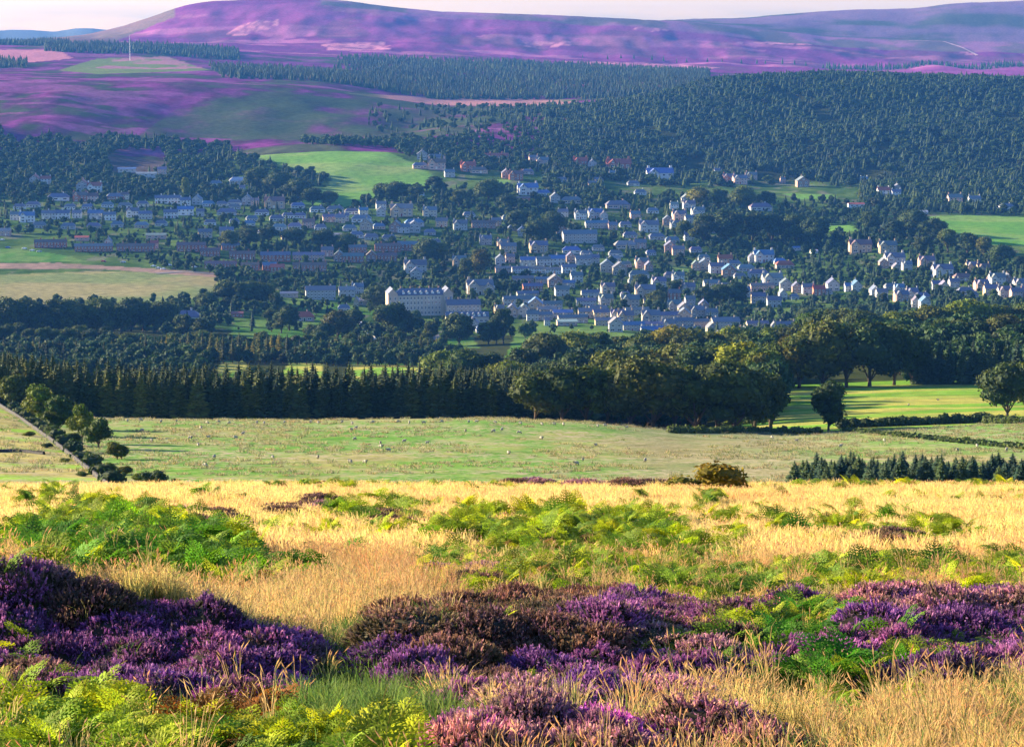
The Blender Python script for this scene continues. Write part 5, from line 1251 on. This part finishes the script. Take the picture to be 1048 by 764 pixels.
# ---- heather bushes, one thing each
taken = []
def put(o, x, y): taken.append((x, y))
def heath_zone(where, poly, n, mind, pick, desc, y1=60, smin=.85, smax=1.15, rowsize=14):
    pts = scatter(poly, n, 8, y1, mind); it = {}
    for x, y, z, px, py in pts:
        if 735 < px < 872 and rng.random() < .6: continue
        tpl, kind = pick(px, py); s = rng.uniform(smin, smax)
        o = link('heather_bush', tpl[rng.integers(len(tpl))], None, (x, y, z - .03), rng.uniform(0, 6.28), (s * rng.uniform(.9, 1.2), s * rng.uniform(.9, 1.2), s * rng.uniform(.75, 1.25)), (lambda v: (v * rng.uniform(.9, 1.15), v, v * rng.uniform(.85, 1.1)))(rng.uniform(.75, 1.3)))
        ppx, _ = project(x, y, z); it.setdefault(kind, []).append((o, float(ppx), y)); taken.append((x, y))
    for kind, L_ in it.items():
        label_rows(L_, rowsize, '%s heather, {o} from left, {r} row, %s' % (kind, where), 'heather', 'heather bushes on the ' + where)
    return pts
H = HEATH
heath_zone('big mound at lower left', H['big mound at lower left'], 150, .34, lambda px, py: (HB, 'brown') if (60 < px < 120 and py < 655) or rng.random() < .12 else ((HM, 'bright magenta') if rng.random() < .14 else (HP, 'deep purple')), '')
heath_zone('broad mound at lower centre', H['broad mound at lower centre'], 130, .37, lambda px, py: (HB, 'russet brown') if (py < 672 and px < 640 and rng.random() < .8) or rng.random() < .24 else ((HK, 'pinkish') if rng.random() < .22 or (560 < px < 640 and 655 < py < 690) else (HP, 'deep purple')), '')
heath_zone('long drift at lower right', H['long drift at lower right'], 160, .37, lambda px, py: (HK, 'pinkish') if (py < 652 and rng.random() < .8) or rng.random() < .18 else ((HM, 'bright magenta') if rng.random() < .08 else (HP, 'deep purple')), '')
heath_zone('low patch at the bottom edge', H['low patch at the bottom edge'], 20, .34, lambda px, py: (HM, 'bright magenta') if rng.random() < .55 else (HK, 'pinkish'), '')
heath_zone('pink patch lower right of centre', H['pink patch lower right of centre'], 16, .34, lambda px, py: (HK, 'pinkish') if rng.random() < .75 else (HM, 'magenta'), '')
far_h = []
for px, py, n, w_, h_ in ((322, 525, 7, 36, 7), (155, 530, 5, 30, 5), (208, 538, 5, 30, 5), (560, 499, 4, 45, 2), (690, 500, 3, 40, 2), (285, 668, 3, 20, 10), (480, 600, 3, 30, 8), (400, 540, 3, 30, 5), (620, 500, 4, 30, 4), (925, 560, 3, 30, 5)):
    for x, y, z, a, b_ in scatter([(px - w_, py - h_), (px + w_, py - h_), (px + w_, py + h_), (px - w_, py + h_)], n, 14, 84, .5):
        s = float(np.interp(y, [15, 80], [1.0, 1.9])); o = link('heather_bush', (HK + HB + HB + HP[:1])[rng.integers(7)], None, (x, y, z - .03), rng.uniform(0, 6.28), (s, s, s * .8)); far_h.append((o, a, y)); taken.append((x, y))
label_rows(far_h, 12, 'small heather bush in the dry grass, {o} from left, {r} row', 'heather', 'heather bushes dotted through the dry grass')

# ---- bracken plants, one thing each
YEL = (1.6, 1.35, .6); GRN = (.45, .78, .6); MIDC = (1.15, 1.05, .8); LIM = (1.55, 1.35, .7)  # YEL paints sunlit fronds, GRN shaded ones
def fern_zone(where, desc, poly, n, mind, smin, smax, tints, y1=84, tpl=FERN, rowsize=16, name='bracken_plant', top=None):
    it = []; poly = [(a, b_ + (36 if min(q[1] for q in poly) > 700 else 16 if min(q[1] for q in poly) > 560 else 8 if b_ > 505 else 3)) for a, b_ in poly]
    for x, y, z, px, py in scatter(poly, n, 8, y1, mind):
        s = rng.uniform(smin, smax); t = tints[rng.integers(len(tints))]
        if top and rng.random() < float(sstep(top[0], top[1], py)): t = GRN  # lower plants tinted dark, shade below the lit top of the thicket
        o = link(name, tpl[rng.integers(len(tpl))], None, (x, y, z - .02), rng.uniform(0, 6.28), (s, s, s * rng.uniform(.85, 1.15)), t); it.append((o, px, y)); taken.append((x, y))
    label_rows(it, rowsize, '%s, {o} from left, {r} row, %s' % (desc, where), 'bracken', 'bracken ' + where)
fern_zone('in the big left thicket', 'leafy bracken', [(0, 560), (12, 545), (60, 530), (150, 528), (215, 545), (262, 575), (285, 600), (200, 606), (120, 592), (40, 582)], 92, .5, .9, 1.35, [MIDC, YEL, GRN], top=(545, 590))
fern_zone('along the crest at far left', 'yellow green bracken', [(0, 502), (70, 496), (95, 508), (150, 520), (60, 524), (0, 520)], 14, 1.0, .8, 1.2, [YEL, MIDC])
fern_zone('behind the big left thicket', 'sparse bracken', [(20, 520), (150, 515), (250, 530), (150, 532)], 10, .9, .8, 1.2, [YEL, MIDC])
fern_zone('in the central bank', 'sunlit bracken', [(440, 545), (480, 518), (560, 520), (640, 518), (690, 524), (690, 560), (600, 566), (520, 555)], 52, .75, .75, 1.2, [YEL, YEL, MIDC, LIM])
fern_zone('left of the central bank', 'scattered bracken', [(340, 512), (420, 508), (430, 530), (350, 535)], 10, .9, .8, 1.3, [YEL, MIDC])
fern_zone('above the centre heather', 'bright yellow bracken', [(470, 598), (520, 590), (600, 578), (700, 585), (720, 612), (640, 605), (560, 602)], 18, .5, .5, .75, [YEL, LIM])
fern_zone('right of the central bank', 'olive bracken', [(695, 520), (760, 515), (765, 575), (705, 580)], 14, .7, .7, 1.0, [MIDC, YEL])
fern_zone('in the band on the right', 'bracken', [(770, 535), (850, 528), (930, 530), (1000, 540), (1000, 552), (900, 552), (800, 548)], 24, .8, .75, 1.1, [MIDC, GRN, YEL])
fern_zone('along the right crest', 'low bracken', [(820, 492), (1048, 490), (1048, 500), (820, 500)], 14, 1.2, .8, 1.1, [YEL, MIDC])
fern_zone('above the right heather', 'glowing yellow bracken', [(780, 590), (830, 575), (900, 580), (905, 608), (820, 614)], 10, .5, .6, .85, [YEL])
fern_zone('at the right edge above the heather', 'lime bracken', [(905, 590), (980, 580), (1060, 575), (1060, 602), (920, 606)], 10, .6, .6, .9, [YEL, LIM])
fern_zone('cutting through the right heather', 'dark green bracken', [(735, 640), (790, 620), (850, 625), (870, 680), (860, 705), (760, 705), (735, 690)], 36, .3, .5, .85, [GRN, GRN, MIDC])
fern_zone('in the right heather', 'small bracken', [(880, 640), (950, 640), (960, 680), (890, 690)], 5, .4, .5, .8, [GRN, LIM])
fern_zone('at the bottom left corner', 'big leafy bracken', [(0, 690), (60, 690), (130, 715), (150, 790), (0, 790)], 22, .3, .5, .78, [MIDC, YEL, YEL, LIM])
fern_zone('at the left frame edge', 'yellow bracken', [(-5, 645), (30, 650), (35, 690), (-5, 690)], 4, .3, .6, .85, [YEL])
fern_zone('along the bottom left of centre', 'bright leafy bracken', [(150, 735), (260, 724), (400, 724), (425, 790), (150, 790)], 30, .28, .5, .78, [YEL, YEL, LIM, MIDC])
fern_zone('at the bottom right', 'small yellow bracken', [(850, 700), (960, 690), (970, 715), (860, 725)], 7, .4, .4, .7, [YEL])
fern_zone('among the centre heather', 'lone bracken sprig', [(500, 640), (580, 640), (580, 720), (500, 720)], 5, .6, .4, .65, [YEL, LIM])
fern_zone('at the bottom left', 'withered orange bracken', [(196, 716), (262, 712), (262, 745), (200, 748)], 7, .28, .5, .75, [(1.1, 1, .9)], tpl=FERNB)
fern_zone('in the open grass', 'lone yellow bracken', [(180, 505), (340, 500), (440, 560), (440, 600), (330, 600)], 10, 1.5, .7, 1.1, [YEL, GRN, LIM])

# ---- dry grass: uncountable
near_t = [tuft(300 + s) for s in range(5)] + [tuft(310, heads=.8, L_=(.4, .75), n=16, lean=.3, col=(.46, .33, .15))]
far_t = [tuft(320 + s, n=30, wdt=.007, spread=.22, L_=(.22, .42), green=.08, heads=.15, col=(.74, .59, .22), headcol=(.66, .49, .26)) for s in range(4)]
pas_t = [tuft(340 + s, n=34, wdt=.012, spread=.25, L_=(.2, .4), green=.3, heads=0, col=(.34, .32, .19)) for s in range(3)]
FILL = [([(0, 560), (12, 540), (60, 526), (150, 526), (225, 545), (270, 575), (285, 602), (200, 608), (120, 592), (40, 582)], 220, .6, 1.1), ([(440, 545), (480, 522), (560, 526), (640, 524), (690, 530), (690, 562), (600, 568), (520, 555)], 120, .6, 1.0),
        ([(0, 690), (60, 690), (130, 715), (420, 722), (430, 790), (0, 790)], 190, .3, .52), ([(735, 640), (790, 620), (850, 625), (870, 680), (860, 705), (760, 705)], 80, .4, .7), ([(770, 533), (850, 527), (930, 529), (1000, 540), (1000, 552), (900, 552), (800, 548)], 40, .5, .8),
        ([(180, 489), (1048, 489), (1048, 499), (180, 499)], 90, .5, 1.0), ([(480, 596), (600, 576), (730, 588), (905, 575), (1048, 572), (1048, 596), (760, 612), (600, 604)], 190, .5, .95), ([(440, 560), (760, 560), (760, 578), (440, 590)], 90, .5, .9), ([(640, 500), (1048, 503), (1048, 520), (640, 520)], 26, .6, 1.0), ([(330, 498), (460, 500), (440, 545), (340, 540)], 30, .5, .9), ([(880, 655), (1048, 650), (1048, 690), (880, 695)], 26, .35, .6), ([(500, 640), (720, 640), (720, 700), (500, 700)], 22, .3, .5), ([(-160, 520), (-20, 520), (-20, 600), (-160, 600)], 40, .6, 1.0), ([(1060, 560), (1230, 560), (1230, 610), (1060, 610)], 30, .5, .9), ([(-160, 680), (-10, 690), (-10, 780), (-160, 780)], 30, .4, .6), ([(0, 500), (110, 500), (150, 522), (0, 525)], 30, .5, .8)]
fp, fs = [], []
for P_, n_, a_, b_ in FILL:
    P_ = [(a, b_2 + (34 if min(q[1] for q in P_) > 680 else 10 if b_2 > 505 else 4)) for a, b_2 in P_]
    for x, y, z, px, py in scatter(P_, n_, 8, 84, .22): fp.append((x, y, z - .02)); fs.append(rng.uniform(a_, b_))
fp, fs = np.array(fp), np.array(fs); fr_ = np.zeros((len(fp), 3)); fr_[:, 2] = rng.uniform(0, 6.28, len(fp))
stuff_cloud('bracken_undergrowth', FERN + FERNY + FERNY, fp, fr_, np.stack([fs, fs, fs], 1), rng.integers(0, len(FERN) + 2 * len(FERNY), len(fp)), 'tangled small bracken filling in between the larger bracken plants', 'bracken')
taken += [(a, b_) for a, b_, _ in fp]
grn_t = [tuft(330 + s, n=60, wdt=.003, L_=(.08, .2), spread=.12, col=(.07, .15, .03), heads=0, green=.5, lean=.9) for s in range(3)]
tk = np.array(taken)
GREENZ = [(305, 725), (318, 680), (340, 655), (385, 650), (400, 715), (480, 745), (440, 785), (310, 785)]
def sow(name, tpls, y0, y1, dens, sm, sM, label, keepf, cat='grass'):
    sp = .5 if y0 < 30 and name != 'green_grass' else .3
    A = sp * (y1 * y1 - y0 * y0); n = int(A * dens)
    y = np.sqrt(rng.uniform(y0 * y0, y1 * y1, n)); x = y * rng.uniform(-sp, sp, n); z = zat(x, y)
    px, py = project(x, y, z); k = keepf(px, py, x, y)
    x, y, z = x[k], y[k], z[k]; n = len(x)
    rot = rng.normal(0, .12, (n, 3)); rot[:, 2] = rng.uniform(0, 6.28, n)
    s = rng.uniform(sm, sM, n) * (.75 + .5 * fbm(x / 2.5, y / 2.5, 77, 3)); scl = np.stack([s, s, s * rng.uniform(.8, 1.2, n)], 1)
    stuff_cloud(name, tpls, np.column_stack([x, y, z - .01]), rot, scl, rng.integers(0, len(tpls), n), label, cat)
def near_dist(x, y, d):
    out = np.zeros(len(x), bool); G_ = {}
    for a, b_ in tk: G_.setdefault((int(a // 1), int(b_ // 1)), []).append((a, b_))
    for i in range(len(x)):
        gx, gy = int(x[i] // 1), int(y[i] // 1)
        for p in (-1, 0, 1):
            for q in (-1, 0, 1):
                for a, b_ in G_.get((gx + p, gy + q), ()):
                    if (a - x[i]) ** 2 + (b_ - y[i]) ** 2 < d * d: out[i] = True
    return out
def keep_near(px, py, x, y):
    inh = np.zeros(len(px), bool)
    for P_ in H.values(): inh |= in_poly(px, py + 4, P_)
    nd_ = near_dist(x, y, .34)
    low = in_poly(px, py, [(-50, 690), (100, 712), (420, 720), (440, 800), (-50, 800)])
    return (~low | (rng.random(len(px)) < .35)) & (~inh | (rng.random(len(px)) < .07)) & (~nd_ | (rng.random(len(px)) < .18)) & ~(in_poly(px, py, GREENZ) & (rng.random(len(px)) < .93))
sow('dry_grass', near_t, 8, 32, 46, .38, .72, 'dry golden moor grass between the heather and bracken', keep_near)
sow('distant_dry_grass', far_t, 31, 92, 20, .42, .78, 'sunlit golden grass covering the moor up to its crest', lambda px, py, x, y: ~near_dist(x, y, .4) | (rng.random(len(px)) < .3))
sow('green_grass', grn_t, 8, 26, 60, .8, 1.3, 'short green grass in the hollow between the heather mounds', lambda px, py, x, y: (in_poly(px, py, GREENZ) | (rng.random(len(px)) < .10)) )

n_ = 6500; y_ = np.sqrt(rng.uniform(215 ** 2, 486 ** 2, n_)); x_ = y_ * rng.uniform(-.24, .24, n_)
k_ = fbm(x_ / 25, y_ / 18, 91, 3) > .44; x_, y_ = x_[k_], y_[k_]; n_ = len(x_)
r_ = np.zeros((n_, 3)); r_[:, 2] = rng.uniform(0, 6.28, n_); s_ = rng.uniform(.9, 2.0, n_)
stuff_cloud('pasture_tussocks', pas_t, np.column_stack([x_, y_, zat(x_, y_) - .03]), r_, np.stack([s_ * 1.6, s_ * 1.6, s_ * .7], 1), rng.integers(0, len(pas_t), n_), 'pale tussocks of rough grass flecking the sheep pasture', 'grass')
